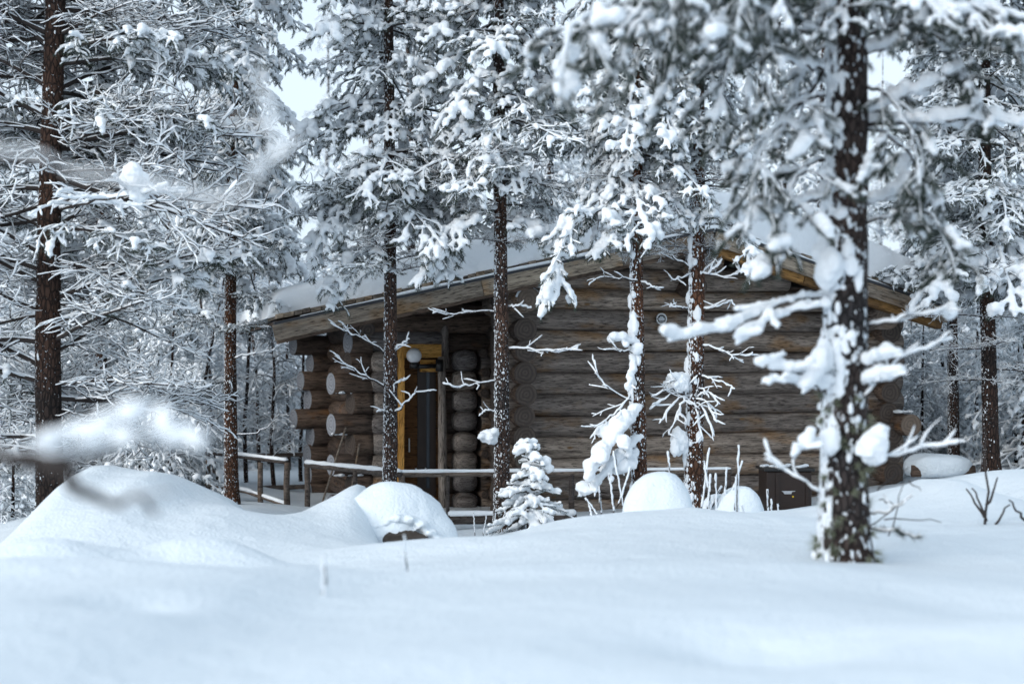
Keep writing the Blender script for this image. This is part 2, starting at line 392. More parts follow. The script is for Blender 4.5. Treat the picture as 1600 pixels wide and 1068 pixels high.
BASE = dict(spacing=0.085, side=0.55, ang=(35, 65), sub=0.075, sublen=0.17, needles=40, tuft=0.12, nlen=0.057, nw=0.006,
            clump=0.026, cover=0.6, snow=0.015, ridge=0.009, voxel=0.0125, gap=0.35, start=0.12, sidedroop=1.3, thin=False, subdroop=1.6)
def dress(rng, main, r0, P, thick=True):
    """side shoots, needles and snow along a main axis"""
    B = Br(rng, P); L = np.linalg.norm(np.diff(main, axis=0), axis=1).sum()
    B.twig(main, r0, max(r0*0.22, 0.003), 6)
    if P['snow']: B.blobs(main, P['snow']*1.25, gap=P['gap']*.6)
    B.ridge(main, r0, r0*.22, 1.4)
    s = L*P['start']; sg = 1 if rng.rand() < .5 else -1
    while s < L*0.985:
        p, t, _ = at_s(main, s); u = s/L
        lat = unit(np.cross(t, UP)); a = math.radians(rng.uniform(*P['ang']))
        d = t*math.cos(a)+lat*sg*math.sin(a)+UP*rng.uniform(-0.05, 0.35)
        ln = P['side']*L*(1-u)**0.55*rng.uniform(0.55, 1.1)*(min(1, (u+.12)/.4) if P['start'] < .2 else 1)+0.07
        sh = grow(rng, p, d, ln, max(4, int(ln/0.05)), P['sidedroop']*ln/0.5*rng.uniform(.2, 1.8), P.get('wig', .10), 0.3)
        rs = max(0.0028, r0*0.42*(1-u*.6)*min(1, ln/0.4)); B.twig(sh, rs, 0.0022, 4)
        if P['snow'] and ln > .12: B.blobs(sh, P['snow']*(0.9 if ln > .25 else .7), gap=P['gap'])
        B.ridge(sh, rs, .002)
        if ln > 0.16 and P['sub']:
            q = ln*0.25; g2 = sg
            while q < ln*0.95:
                p2, t2, _ = at_s(sh, q); lat2 = unit(np.cross(t2, UP)); a2 = math.radians(rng.uniform(30, 60))
                d2 = t2*math.cos(a2)+lat2*g2*math.sin(a2)+UP*rng.uniform(-0.2, 0.3)
                l2 = P['sublen']*rng.uniform(0.6, 1.2)*(1-q/ln*.4)
                s2 = grow(rng, p2, d2, l2, 5, P['subdroop']*l2/0.3*rng.uniform(0, 2), P.get('wig', .10))
                B.twig(s2, P.get('rsub', .003), 0.002, 4); B.ridge(s2, P.get('rsub', .003), .002, .8); B.tuft(s2)
                q += P['sub']*rng.uniform(.7, 1.3); g2 = -g2
        B.tuft(sh); sg = -sg
        s += P['spacing']*rng.uniform(0.7, 1.35)
    B.tuft(main)
    return B
def finish(B, P):
    """-> (wood arrays, snow arrays)"""
    if B.c:
        v, f = fuse(B.c, B.r, P['voxel'], 2, P.get('rough', 0.003))
        B.sn.add(v, f, 0)
    return B.w.arrays(), B.sn.arrays()

def proto(seed, L, e0, droop, P, r0=None):
    rng = np.random.RandomState(seed); a = math.radians(e0)
    main = grow(rng, (0, 0, 0), (math.cos(a), 0, math.sin(a)), L, int(L/0.07), droop, 0.06, 0.25)
    B = dress(rng, main, r0 or 0.006+0.009*L, P)
    (wv, wf), (sv_, sf) = finish(B, P)
    return dict(L=L, w=make_mesh('branch', wv, wf, [M_TWIG, M_NEEDLE]), s=make_mesh('snow_load', sv_, sf, [M_SNOW]), arr=(wv, wf, sv_, sf))

def mkP(**k): d = dict(BASE); d.update(k); return d
P_LUSH = mkP()
P_FAT = mkP(clump=0.036, snow=0.024, gap=0.3, spacing=0.10, voxel=0.0145, cover=.62)
P_BARE = mkP(needles=0, clump=0, snow=0, ridge=0.0072, spacing=0.07, sub=0.055, sublen=0.24, side=0.6, sidedroop=-.2, subdroop=0.0, cover=0, wig=.26, rsub=.0050)
P_HALF = mkP(needles=26, clump=0.020, cover=0.5, snow=0.0, ridge=0.009, spacing=0.075, sub=0.065, sublen=0.18, sidedroop=0.6, voxel=0.011, wig=.16)
P_NEAR = mkP(ridge=.006, needles=150, tuft=0.16, nlen=0.05, nw=0.0026, clump=0.026, cover=0.5, snow=0.02, spacing=0.10, sub=0.085, sublen=0.2, voxel=0.0105, sidedroop=1.5, subdroop=2.0, side=0.42, rough=0.004, gap=.3)
P_FAR = mkP(needles=20, nw=0.011, nlen=0.06, spacing=0.15, sub=0.12, clump=0.038, snow=0.02, voxel=0.03, ridge=0.013, cover=0.72)
P_FARTHIN = mkP(needles=14, nw=0.010, nlen=0.05, spacing=0.12, sub=0.09, clump=0.028, snow=0.0, voxel=0.026, ridge=0.0135, cover=0.6, wig=.2)

LUSH = [proto(11+i, 1.25, 12, 0.75, P_LUSH) for i in range(4)] + [proto(31+i, 1.2, 5, 1.1, P_FAT) for i in range(4)]
HALF = [proto(51+i, 1.3, 15, 0.45, P_HALF) for i in range(4)]
BARE = [proto(71+i, 1.5, 14, 0.35, P_BARE) for i in range(4)]
NEAR = [proto(91+i, 1.25, 8, 0.9, P_NEAR) for i in range(4)]
FAR = [proto(111+i, 1.5, 5, 1.0, P_FAR) for i in range(3)]
FART = [proto(121+i, 1.5, 10, 0.5, P_FARTHIN) for i in range(2)]

# ------------------------------------------------------------------ the ground
CP = []     # (x, y, z)
def g(px, py, d): CP.append(W(px, py, d))
for x in (-2.5, -1, 0.0, 1, 2.5): CP.append(np.array([x, 0.0, 0.75])); CP.append(np.array([x, 1.6, 0.84]))
for px in (-300, 0, 300, 600, 900, 1200, 1500, 1900): g(px, 1068, 3.6)
for px, py in ((-100, 1000), (150, 990), (420, 975), (700, 950), (1000, 935), (1350, 945), (1650, 950)): g(px, py, 5.2)
for px, py in ((-100, 930), (100, 925), (330, 925), (560, 905), (800, 885), (1050, 870), (1320, 885), (1650, 880)): g(px, py, 7.5)
for px, py in ((-100, 905), (60, 880), (250, 865), (500, 882), (700, 862), (850, 842), (1080, 820), (1320, 838), (1500, 830), (1700, 810)): g(px, py, 9.3)
for px, py in ((-60, 900), (40, 800), (170, 728), (270, 750), (370, 785), (480, 818), (560, 845), (740, 842), (860, 812), (1000, 792), (1130, 793), (1300, 790), (1450, 775), (1650, 745)): g(px, py, 11.2)
for px, py in ((-60, 880), (60, 790), (170, 760), (280, 775), (380, 800), (500, 835), (620, 850), (720, 848), (860, 818), (1000, 800), (1130, 800), (1300, 790), (1460, 752), (1650, 735)): g(px, py, 13)
for px, py in ((-100, 800), (100, 800), (300, 790), (450, 800), (600, 820), (780, 818), (900, 812), (1050, 806), (1200, 800), (1330, 780), (1500, 742), (1700, 735)): g(px, py, 15.6)
for x in (-10, -7, -4.5, -2, 0.5, 3, 5.5, 8, 11):
    for y in (18.5, 22, 26, 30): CP.append(np.array([x, y, -0.08+(0.35 if x > 5 else 0)+(0.1 if x < -4 else 0)]))
for x in (-16, -10, -6, 6, 10, 16):
    for y in (0, 6, 12): CP.append(np.array([x*1.0+(2 if x > 0 else -2), y, 0.45]))
CP = np.array(CP)
ZB = 0.15
def _kern(ax, ay):
    r2 = (ax[:, None]-CP[None, :, 0])**2+((ay[:, None]-CP[None, :, 1])*0.8)**2
    return 0.65*np.exp(-r2/(2*1.5**2))+0.35*np.exp(-r2/(2*4.0**2))
_K = _kern(CP[:, 0], CP[:, 1]); _wt = np.linalg.solve(_K+0.02*np.eye(len(CP)), CP[:, 2]-ZB)
SKY = []
def ground(x, y):
    x = np.atleast_1d(np.asarray(x, float)); y = np.atleast_1d(np.asarray(y, float)); out = np.empty(len(x))
    for i in range(0, len(x), 20000):
        out[i:i+20000] = _kern(x[i:i+20000], y[i:i+20000])@_wt
    p = np.stack([x, y, np.zeros_like(x)], -1)
    damp = np.clip((y-2)/6, 0.35, 1)
    def gb(cx, cy, sx, sy, a, rot=0.0):
        dx, dy = x-cx, y-cy; c, s_ = math.cos(rot), math.sin(rot); u, v = dx*c+dy*s_, -dx*s_+dy*c
        return a*np.exp(-(u/sx)**2-(v/sy)**2)
    # a drift with a soft crest runs from lower left towards the middle
    lx = -1.05+0.02*(y-3)+0.030*np.maximum(y-4.2, 0)**2; sd_ = (lx-x)/0.13
    out = out+0.17/(1+np.exp(np.clip(-sd_, -30, 30)))*np.exp(-((y-5.0)/2.4)**2)
    out = out+gb(-1.28, 4.75, .17, .24, -.08)+gb(.75, 4.3, .35, .3, -.10)+gb(1.9, 5.6, .5, .5, -.09)+gb(1.6, 4.4, .3, .3, .05)+gb(-.2, 3.9, .5, .35, .03)
    out = out+gb(-2.6, 7.9, .5, .38, .26)+gb(-1.8, 8.3, .48, .36, .24)+gb(-2.2, 6.2, .8, .4, .12)+gb(-.75, 9.3, .8, .6, .12)+gb(-.2, 6.7, .9, .35, .05)+gb(1.1, 6.6, .8, .4, .05)+gb(2.4, 8.6, .6, .5, .06)
    for cx_, cy_, a_, w_ in SKY: out = out+gb(cx_, cy_, w_, 1.1, a_)
    return ZB+out+damp*(0.03*vnoise(p, 0.9)+0.016*vnoise(p+9, 2.3)+0.005*vnoise(p+3, 6.0))
def G(x, y): return float(ground([x], [y])[0])
# raise or lower the drifts until their crest line is the photograph's
_tg = [(-60, 900), (0, 872), (50, 800), (95, 752), (130, 735), (185, 729), (240, 735), (300, 757), (370, 784), (430, 806), (470, 800), (510, 778), (545, 764), (575, 766), (600, 800), (620, 850), (700, 846), (750, 832), (860, 815), (940, 803), (1020, 797), (1130, 798), (1220, 797), (1300, 788), (1400, 762), (1470, 745), (1540, 742), (1600, 740), (1680, 735)]
_cy = [11.2 if p_ < 330 else (12.6 if p_ < 720 else 11.6) for p_, _ in _tg]
SKY[:] = [((p_-800)/F*c_, c_, 0.0, 0.26) for (p_, _), c_ in zip(_tg, _cy)]
_dd = np.linspace(6, 15.0, 60)
for _it in range(14):
    new = []
    for (p_, y_), (cx_, cy_, a_, w_) in zip(_tg, SKY):
        sky_ = (HY+(CZ-ground((p_-800)/F*_dd, _dd))*F/_dd).min()
        new.append((cx_, cy_, a_+0.5*(sky_-y_)/F*cy_, w_))
    SKY[:] = new
nx, ny = 360, 400
ax = np.linspace(-1, 1, nx); gx = np.sinh(ax*5.2)/np.sinh(5.2)*118
ay = np.linspace(0, 1, ny); gy = -5+np.where(ay < .6, ay/.6*23, 23+(np.exp((ay-.6)/.4*3.6)-1)/(math.exp(3.6)-1)*110)
XX, YY = np.meshgrid(gx, gy); ZZ = ground(XX.ravel(), YY.ravel())
far = np.clip((np.hypot(XX.ravel(), YY.ravel())-50)/60, 0, 1); ZZ += far*3
idx = np.arange(nx*ny).reshape(ny, nx)
q = np.stack([idx[:-1, :-1], idx[:-1, 1:], idx[1:, 1:], idx[1:, :-1]], -1).reshape(-1, 4)
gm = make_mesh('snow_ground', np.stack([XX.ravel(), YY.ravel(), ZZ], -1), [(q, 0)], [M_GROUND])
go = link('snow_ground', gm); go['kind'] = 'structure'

# ------------------------------------------------------------------ the log cabin
TH = math.radians(15); CU = np.array([math.cos(TH), math.sin(TH), 0]); CV = np.array([-math.sin(TH), math.cos(TH), 0])
C0 = np.array([0.0945, 17.5, 0.0])
cabin = thing('log_cabin', 'grey weathered log cabin with deep snow on its gable roof standing among the pines', 'cabin', tuple(C0), rotz=TH)
rng = np.random.RandomState(3)
def log(u0, v0, u1, v1, z, r=0.14, mats=(M_LOG, M_END_DARK), name='log', round_ends=False, z1=None, parent=None, sides=14, skew=0.0):
    a = np.array([u0, v0, z]); b = np.array([u1, v1, z if z1 is None else z1]); L = np.linalg.norm(b-a); n = max(5, int(L/0.3)+2)
    x = np.linspace(0, L, n); m = MB()
    if round_ends: x = np.concatenate([[0, .015, .05], np.linspace(.11, L-.11, max(3, n-2)), [L-.05, L-.015, L]])
    rr = r*(1+0.045*np.sin(x*rng.uniform(1.5, 3)+rng.uniform(0, 6))+rng.normal(size=len(x))*0.022)
    if round_ends: rr[[0, -1]] *= .35; rr[[1, -2]] *= .68; rr[[2, -3]] *= .88
    pts = np.stack([x, 0.012*np.sin(x*1.3+rng.uniform(0, 6)), 0.010*np.sin(x*1.1+rng.uniform(0, 6))], -1)
    m.tube(pts, rr, sides, 0, capm=1)
    if skew:
        q_ = m.v[0]; q_[:sides*2, 0] -= skew*(q_[:sides*2, 1]); 
    me = m.mesh('log', mats); o = link(name, me, parent or cabin)
    d = (b-a)/L; o.location = a; o.rotation_euler = (0, -math.asin(d[2]), math.atan2(d[1], d[0]))
    sm = np.ones(len(me.polygons), bool); mi = np.empty(len(me.polygons), np.int32); me.polygons.foreach_get('material_index', mi); sm[mi == 1] = False
    me.polygons.foreach_set('use_smooth', sm)
    return o
RU, RZ, EL, EZ, ER, ERZ = 2.185, 3.27, -3.09, 2.09, 5.37, 2.36
def zroof(u): return RZ-(RZ-EZ)/(RU-EL)*(RU-u) if u < RU else RZ-(RZ-ERZ)/(ER-RU)*(u-RU)
SP = 0.262
for i in range(14):
    z = -0.06+SP*i; lim = z+0.05
    if z > 3.15: break
    u0, u1 = -0.34, 5.2
    if zroof(u0) < lim+.02: u0 = RU-(RZ-lim)/((RZ-EZ)/(RU-EL))
    if zroof(u1) < lim+.02: u1 = RU+(RZ-lim)/((RZ-ERZ)/(ER-RU))
    if u1-u0 < .25: break
    log(u0, rng.uniform(-.012, .012), u1, rng.uniform(-.012, .012), z+rng.uniform(-.006, .006), 0.137+rng.uniform(-.008, .009), (M_LOG, M_END_DARK), z1=z+rng.uniform(-.006, .006))
    z2 = z+SP/2
    if z2 < 2.35:
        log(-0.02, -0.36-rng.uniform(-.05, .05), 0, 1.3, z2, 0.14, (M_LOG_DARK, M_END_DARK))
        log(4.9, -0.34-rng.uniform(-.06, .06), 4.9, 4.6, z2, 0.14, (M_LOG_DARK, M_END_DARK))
log(5.02, -0.62, 5.1, 0.3, 0.98, 0.15, (M_LOG_DARK, M_END_BROWN))                  # the long sill end by the big pine
for i in range(10):
    z = -0.06+SP*i
    if z > 2.2: break
    # front wall of the porch wing
    out = -2.16 if i % 2 == 0 else -1.92
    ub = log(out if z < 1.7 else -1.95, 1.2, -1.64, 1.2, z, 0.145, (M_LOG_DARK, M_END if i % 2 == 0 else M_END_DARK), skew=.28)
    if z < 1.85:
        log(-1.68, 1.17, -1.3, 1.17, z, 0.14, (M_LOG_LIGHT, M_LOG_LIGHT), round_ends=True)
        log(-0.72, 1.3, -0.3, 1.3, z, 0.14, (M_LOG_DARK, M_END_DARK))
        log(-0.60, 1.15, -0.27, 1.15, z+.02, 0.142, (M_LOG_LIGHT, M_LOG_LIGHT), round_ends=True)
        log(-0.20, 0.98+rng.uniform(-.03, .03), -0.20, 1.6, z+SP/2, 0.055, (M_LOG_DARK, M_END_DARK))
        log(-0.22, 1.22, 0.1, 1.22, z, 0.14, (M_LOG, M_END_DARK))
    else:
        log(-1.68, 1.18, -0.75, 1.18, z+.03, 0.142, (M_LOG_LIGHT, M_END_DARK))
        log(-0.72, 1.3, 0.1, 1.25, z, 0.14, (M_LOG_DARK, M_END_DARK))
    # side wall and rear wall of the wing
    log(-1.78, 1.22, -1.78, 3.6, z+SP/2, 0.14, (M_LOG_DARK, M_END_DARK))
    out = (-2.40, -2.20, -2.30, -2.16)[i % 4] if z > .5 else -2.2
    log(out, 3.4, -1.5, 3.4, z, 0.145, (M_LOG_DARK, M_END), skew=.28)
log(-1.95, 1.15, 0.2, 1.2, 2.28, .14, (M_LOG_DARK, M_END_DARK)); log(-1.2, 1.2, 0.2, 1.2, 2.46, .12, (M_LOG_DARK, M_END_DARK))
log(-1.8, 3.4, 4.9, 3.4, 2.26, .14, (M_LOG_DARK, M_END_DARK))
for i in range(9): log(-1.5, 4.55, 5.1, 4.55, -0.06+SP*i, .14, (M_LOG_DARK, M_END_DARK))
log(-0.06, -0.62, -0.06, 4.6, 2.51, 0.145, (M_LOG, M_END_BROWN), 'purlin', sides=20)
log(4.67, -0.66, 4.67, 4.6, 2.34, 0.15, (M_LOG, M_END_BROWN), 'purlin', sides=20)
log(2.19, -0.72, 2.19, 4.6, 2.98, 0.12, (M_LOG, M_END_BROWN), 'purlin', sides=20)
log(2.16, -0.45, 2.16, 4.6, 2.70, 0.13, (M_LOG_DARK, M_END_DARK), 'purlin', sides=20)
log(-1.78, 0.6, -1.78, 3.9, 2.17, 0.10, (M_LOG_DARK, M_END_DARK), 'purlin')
def board(name, pts, width, thick, m, parent=cabin, snowcap=None):
    """a board between two cabin points, width measured up and down, thick along v"""
    a, b = np.array(pts[0], float), np.array(pts[1], float); L = np.linalg.norm(b-a); d = (b-a)/L
    mb = MB(); n = max(2, int(L/.4)+1); xs = np.linspace(0, L, n)
    prof = [(-thick/2, -width/2), (thick/2, -width/2), (thick/2, width/2), (-thick/2, width/2)]
    v = np.array([[x, y, z+0.004*math.sin(x*3+z*9)] for x in xs for y, z in prof])
    f = [(i*4+j, i*4+(j+1) % 4, (i+1)*4+(j+1) % 4, (i+1)*4+j) for i in range(n-1) for j in range(4)]
    mb.add(v, f, 0); e = (n-1)*4; mb.f.append((np.array([[0, 3, 2, 1], [e, e+1, e+2, e+3]]), 0))
    o = link(name, mb.mesh(name, [m], False), parent); o.location = a
    o.rotation_euler = (0, -math.asin(d[2]), math.atan2(d[1], d[0])); return o
def rp(u, v, dz=0): return (u, v, zroof(u)+dz)
cuts = [EL, -0.7, 1.0, RU]
for a, b in zip(cuts[:-1], cuts[1:]): board('barge_board', (rp(a+.004, -.92), rp(b-.004, -.92)), 0.175, 0.035, M_PLANK)
for a, b in ((RU, 3.6), (3.6, ER)): board('barge_board', (rp(a+.004, -.92), rp(b-.004, -.92)), 0.17, 0.035, M_PLANK)
for a, b in ((RU+.1, 3.4), (3.41, ER-.05)): board('soffit_board', (rp(a, -.80, -.11), rp(b, -.80, -.11)), 0.13, 0.14, M_SOFFIT)
board('soffit_board', (rp(EL+.05, -.80, -.10), rp(RU-.1, -.80, -.10)), 0.06, 0.16, M_LOG_DARK)
for (a, b) in ((EL, RU), (RU, ER)): board('edge_strip', (rp(a+.01, -.87, .105), rp(b-.01, -.87, .105)), 0.03, 0.16, M_SLATE)
k = 0; u = EL+.04; bmesh_cache = {}
while u < ER-.1:
    wd = rng.uniform(.085, .13)
    if u < RU < u+wd: u += wd; continue
    mb = MB(); v0 = -.84+rng.uniform(-.02, .05); z = 0.142+rng.uniform(-.006, .012); sl = (RZ-EZ)/(RU-EL) if u < RU else -(RZ-ERZ)/(ER-RU)
    v = [(x, y, sl*x+zz) for x in (0.0, wd-.012) for y in (v0, 4.9) for zz in (0, .05)]
    mb.add(v, [(0, 1, 3, 2), (4, 6, 7, 5), (0, 4, 5, 1), (2, 3, 7, 6), (0, 2, 6, 4), (1, 5, 7, 3)], 0)
    o = link('roof_board', mb.mesh('roof_board', [M_PLANK], False), cabin); o.location = (u, 0, zroof(u)+z); u += wd
# under-roof sheet keeps the inside dark
mb = MB()
for a, b in ((EL+.05, RU), (RU, ER-.05)):
    v = [(a, -.8, zroof(a)+.10), (b, -.8, zroof(b)+.10), (b, 4.85, zroof(b)+.10), (a, 4.85, zroof(a)+.10)]
    v += [(x, y, z+.03) for x, y, z in v]
    mb.add(v, [(3, 2, 1, 0), (4, 5, 6, 7), (0, 1, 5, 4), (1, 2, 6, 5), (2, 3, 7, 6), (3, 0, 4, 7)], 0)
link('roof_deck', mb.mesh('roof_deck', [M_LOG_DARK], False), cabin)
mb = MB(); mb.box(0.05, 4.85, .02, .06, -.2, 2.35); mb.box(.6, 4.2, .02, .06, 2.35, 2.75); mb.box(1.4, 3.2, .02, .06, 2.75, 2.98); link('wall_lining', mb.mesh('wall_lining', [M_LOG_DARK], False), cabin)
# the snow on the roof
def roof_snow():
    nu, nv = 260, 110; us = np.linspace(EL-.05, ER+.08, nu); vs = np.linspace(-.9, 4.98, nv)
    vs = np.concatenate([np.linspace(-.9, -.4, 36), np.linspace(-.38, 4.98, 74)]); nv = len(vs)
    U, V = np.meshgrid(us, vs); P3 = np.stack([U, V, U*0], -1)
    front = -.80+0.05*vnoise(P3*[1, 0, 0], 2.1)+0.02*vnoise(P3*[1, 0, 0], 7); front += np.clip((-1.7-U)/1.2, 0, 1)*.10
    e = np.minimum(np.minimum(U-(EL-.05), (ER+.08)-U), np.minimum(V-front, 4.98-V)); e = np.maximum(e, 0)
    h = 0.48+0.06*vnoise(P3, .9)+0.02*vnoise(P3, 3); h = h*(0.62+0.38*np.clip((U-EL)/2.6, 0, 1))*(0.75+0.25*np.clip((ER-U)/1.0, 0, 1)); x = np.clip(e/.24, 0, 1)
    th = h*np.sqrt(1-(1-x)**2.4)
    zr = np.vectorize(zroof)(U); top = zr+.19+th-np.where(abs(U-RU) < .5, (0.5-abs(U-RU))**2*.12, 0)
    bot = zr+.185+0*U
    Vc = np.maximum(V, front)
    Vt = Vc-0.06*np.sin(np.clip(x, 0, 1)*math.pi)*(V < front+.3)         # a soft bulge over the edge
    v = np.concatenate([np.stack([U, Vt, top], -1).reshape(-1, 3), np.stack([U, Vc, bot], -1).reshape(-1, 3)])
    I = np.arange(nu*nv).reshape(nv, nu); t = np.stack([I[:-1, :-1], I[:-1, 1:], I[1:, 1:], I[1:, :-1]], -1).reshape(-1, 4)
    f = [t, t[:, ::-1]+nu*nv]
    for row in (I[0], I[-1][::-1], I[:, 0][::-1], I[:, -1]):
        f.append(np.stack([row[:-1]+nu*nv, row[1:]+nu*nv, row[1:], row[:-1]], -1))
    return make_mesh('roof_snow', v, [(np.concatenate(f), 0)], [M_SNOW])
link('roof_snow', roof_snow(), cabin)
# narrow snow line lying on the barge board ledge
mb = MB(); us = np.linspace(EL+.3, ER-.1, 260); pts = np.array([rp(u, -.885, .125) for u in us])
rad = np.clip(0.03+0.028*vnoise(pts, 2.2)+0.01*vnoise(pts, 9), 0.004, .06); rad *= np.clip((us-EL-.2)/1.5, .25, 1)
mb.tube(pts, rad, 8, 0, squash=.8); link('ledge_snow', mb.mesh('ledge_snow', [M_SNOW]), cabin)
for uu, zz in ((-0.06, 2.51),):
    mb = MB(); th = np.linspace(.35, 2.9, 12); mb.tube(np.stack([uu+.15*np.cos(th), np.full(12, -.60), zz+.15*np.sin(th)], -1), .014, 6); link('purlin_snow', mb.mesh('purlin_snow', [M_SNOW]), cabin)
# snow lying on the projecting log ends
def capsnow(u0, u1, v, z, r):
    c = np.array([(x, v+rng.normal()*.02, z) for x in np.linspace(u0, u1, max(3, int((u1-u0)/.05)))]); rr = np.array([[.06, r*.75, .028]]*len(c))*rng.uniform(.8, 1.25, (len(c), 1))
    vv, ff = fuse(c, rr, .012, 2, .002); link('log_snow', make_mesh('log_snow', vv, [(ff, 0)], [M_SNOW]), cabin)
capsnow(-2.1, -1.9, 1.2, 1.395, .12); capsnow(-2.1, -1.85, 1.2, .87, .12); capsnow(-2.38, -2.0, 3.4, .88, .12)
capsnow(-2.1, -1.8, 1.2, .345, .12); capsnow(4.95, 5.1, -.45, 1.14, .16)
# door
door = link('door', None, cabin); 
mb = MB(); mb.box(-1.25, -0.76, 1.22, 1.27, -.15, 1.86); link('door_panel', mb.mesh('door_panel', [M_DOOR], False), door)
mb = MB(); mb.box(-1.04, -0.80, 1.205, 1.22, .05, 1.74); link('inner_panel', mb.mesh('inner_panel', [M_BROWNBOX], False), door)
mb = MB(); mb.box(-0.925, -0.885, 1.192, 1.204, .15, 1.66); link('glass_strip', mb.mesh('glass_strip', [M_GLASS], False), door)
mb = MB(); mb.tube([(-1.155, 1.17, .62), (-1.155, 1.17, .80)], .010, 8); mb.tube([(-1.155, 1.22, .63), (-1.155, 1.17, .63)], .007, 6); mb.tube([(-1.155, 1.22, .79), (-1.155, 1.17, .79)], .007, 6)
link('handle', mb.mesh('handle', [M_WHITE]), door)
mb = MB(); mb.tube([(-1.0+.07*math.cos(t), 1.19, .42+.05*math.sin(t)) for t in np.linspace(3.3, 6.1, 9)], .012, 6); link('hook_snow', mb.mesh('hook_snow', [M_SNOW]), door)
board('door_frame', ((-1.285, 1.08, -.15), (-1.285, 1.08, 1.98)), 0.075, 0.12, M_YELLOW).rotation_euler = (0, -math.pi/2, 0)
board('door_frame', ((-1.33, 1.07, 1.92), (-0.76, 1.07, 1.92)), 0.17, 0.06, M_YELLOW)
board('door_frame', ((-1.02, 1.12, 1.73), (-0.78, 1.12, 1.73)), 0.15, 0.06, M_YELLOW)
log(-0.745, 1.06, -0.745, 1.06, -.15, .055, (M_LOG_LIGHT, M_END_BROWN), 'door_post', z1=1.85).rotation_euler = (0, -math.pi/2, 0)
log(-0.70, 1.10, -0.70, 1.10, 1.7, .06, (M_LOG, M_END_BROWN), 'door_post', z1=2.3).rotation_euler = (0, -math.pi/2, 0)
def BW(u, v, z): return C0+CU*u+CV*v+UP*z
# lean-on poles
for (a, b) in (((-2.35, .9, -.1), (-2.0, 1.0, .95)), ((-2.0, .85, -.1), (-1.83, .98, .75))):
    pa, pb = BW(*a), BW(*b); mb = MB(); mb.tube([(0, 0, 0), (pb-pa)/2, pb-pa], .013, 8)
    o = link('leaning_pole', mb.mesh('leaning_pole', [M_PLANK])); o.location = pa
    tag(o, 'thin wooden pole leaning against the left log ends, the '+('longer, left one' if a[0] < -2.1 else 'shorter, right one'), 'pole', 'poles leaning on the cabin')
# globe lamp
lp = BW(-1.14, .93, 1.86); lamp = thing('wall_lamp', 'round white globe lamp on a black bracket above the cabin door', 'lamp', tuple(lp))
mb = MB(); v, f = ICO3; mb.add(v*.098, f, 0); link('lamp_globe', mb.mesh('lamp_globe', [M_GLOBE]), lamp)
mb = MB(); mb.tube([(0.0, .0, -.09), (0.0, .0, -.16)], .06, 14); mb.tube([(.0, .0, -.14), (.30, .16, -.13)], .03, 8); mb.box(.27, .36, .10, .22, -.20, -.05); link('bracket', mb.mesh('bracket', [M_BLACK]), lamp)
# round badge on the gable wall
bp = BW(1.79, -.165, CZ+(HY-498)/F*17.8); badge = thing('round_wall_badge', 'small round black and white badge with a pale band on the gable wall', 'sign', tuple(bp), rotz=TH)
mb = MB(); th = np.linspace(0, 2*math.pi, 33)[:-1]
mb.tube([(0, 0.02, 0), (0, -.015, 0)], .070, 32); link('badge_plate', mb.mesh('badge_plate', [M_BLACK], False), badge)
mb = MB(); mb.tube([(.064*math.cos(t), -.016, .064*math.sin(t)) for t in np.linspace(0, 2*math.pi, 41)], .010, 8, caps=False); link('badge_rim', mb.mesh('badge_rim', [M_WHITE]), badge)
mb = MB(); mb.box(-.040, .040, -.020, -.0155, -.018, .012); mb.box(-.022, .022, -.020, -.0155, .016, .030); mb.box(-.030, .030, -.020, -.0155, -.036, -.028); link('badge_print', mb.mesh('badge_print', [M_LABEL], False), badge)
# dark container by the right end
cp = W(1226, 800, 16.3); bx = thing('brown_bin', 'dark brown lidded box with a small pale label standing before the gable wall', 'bin', (cp[0], cp[1], G(cp[0], cp[1])-.25))
hb = W(0, 734, 16.3)[2]-bx.location.z
mb = MB(); mb.box(-.25, .27, -.2, .3, 0, hb); o = link('bin_body', mb.mesh('bin_body', [M_BROWNBOX], False), bx); bv_ = o.modifiers.new('b', 'BEVEL'); bv_.width = .02; bv_.segments = 3
mb = MB(); mb.box(-.28, .30, -.23, .33, hb, hb+.035); o = link('bin_lid', mb.mesh('bin_lid', [M_BLACK], False), bx); bv_ = o.modifiers.new('b', 'BEVEL'); bv_.width = .01; bv_.segments = 2
mb = MB(); mb.box(-.14, -.10, -.215, -.199, .05, hb-.03); mb.box(.20, .23, -.215, -.199, .05, hb-.03); link('bin_rib', mb.mesh('bin_rib', [M_BROWNBOX], False), bx)
zl = W(0, 769, 16.1)[2]-bx.location.z
mb = MB(); y = -.205; mb.add([(-.075, y, zl+.018), (.08, y, zl+.020), (.08, y, zl+.014), (.045, y, zl+.008), (.035, y, zl-.016), (-.04, y, zl-.018), (-.055, y, zl+.004)], [(0, 6, 5, 4, 3, 2, 1)], 0); link('bin_emblem', mb.mesh('bin_emblem', [M_LABEL], False), bx)
mb = MB(); mb.tube([(.055, -.204, zl-.045), (.055, -.208, zl-.045)], .010, 12); link('bin_sticker', mb.mesh('bin_sticker', [M_YDOT], False), bx)
mb = MB(); c = np.array([(x, rng.uniform(-.2, .25), hb+.045) for x in np.linspace(-.24, .27, 12)]); vv, ff = fuse(c, np.array([[.05, .06, .022]]*12), .012); mb.add(vv, ff, 0); link('bin_snow', mb.mesh('bin_snow', [M_SNOW]), bx)

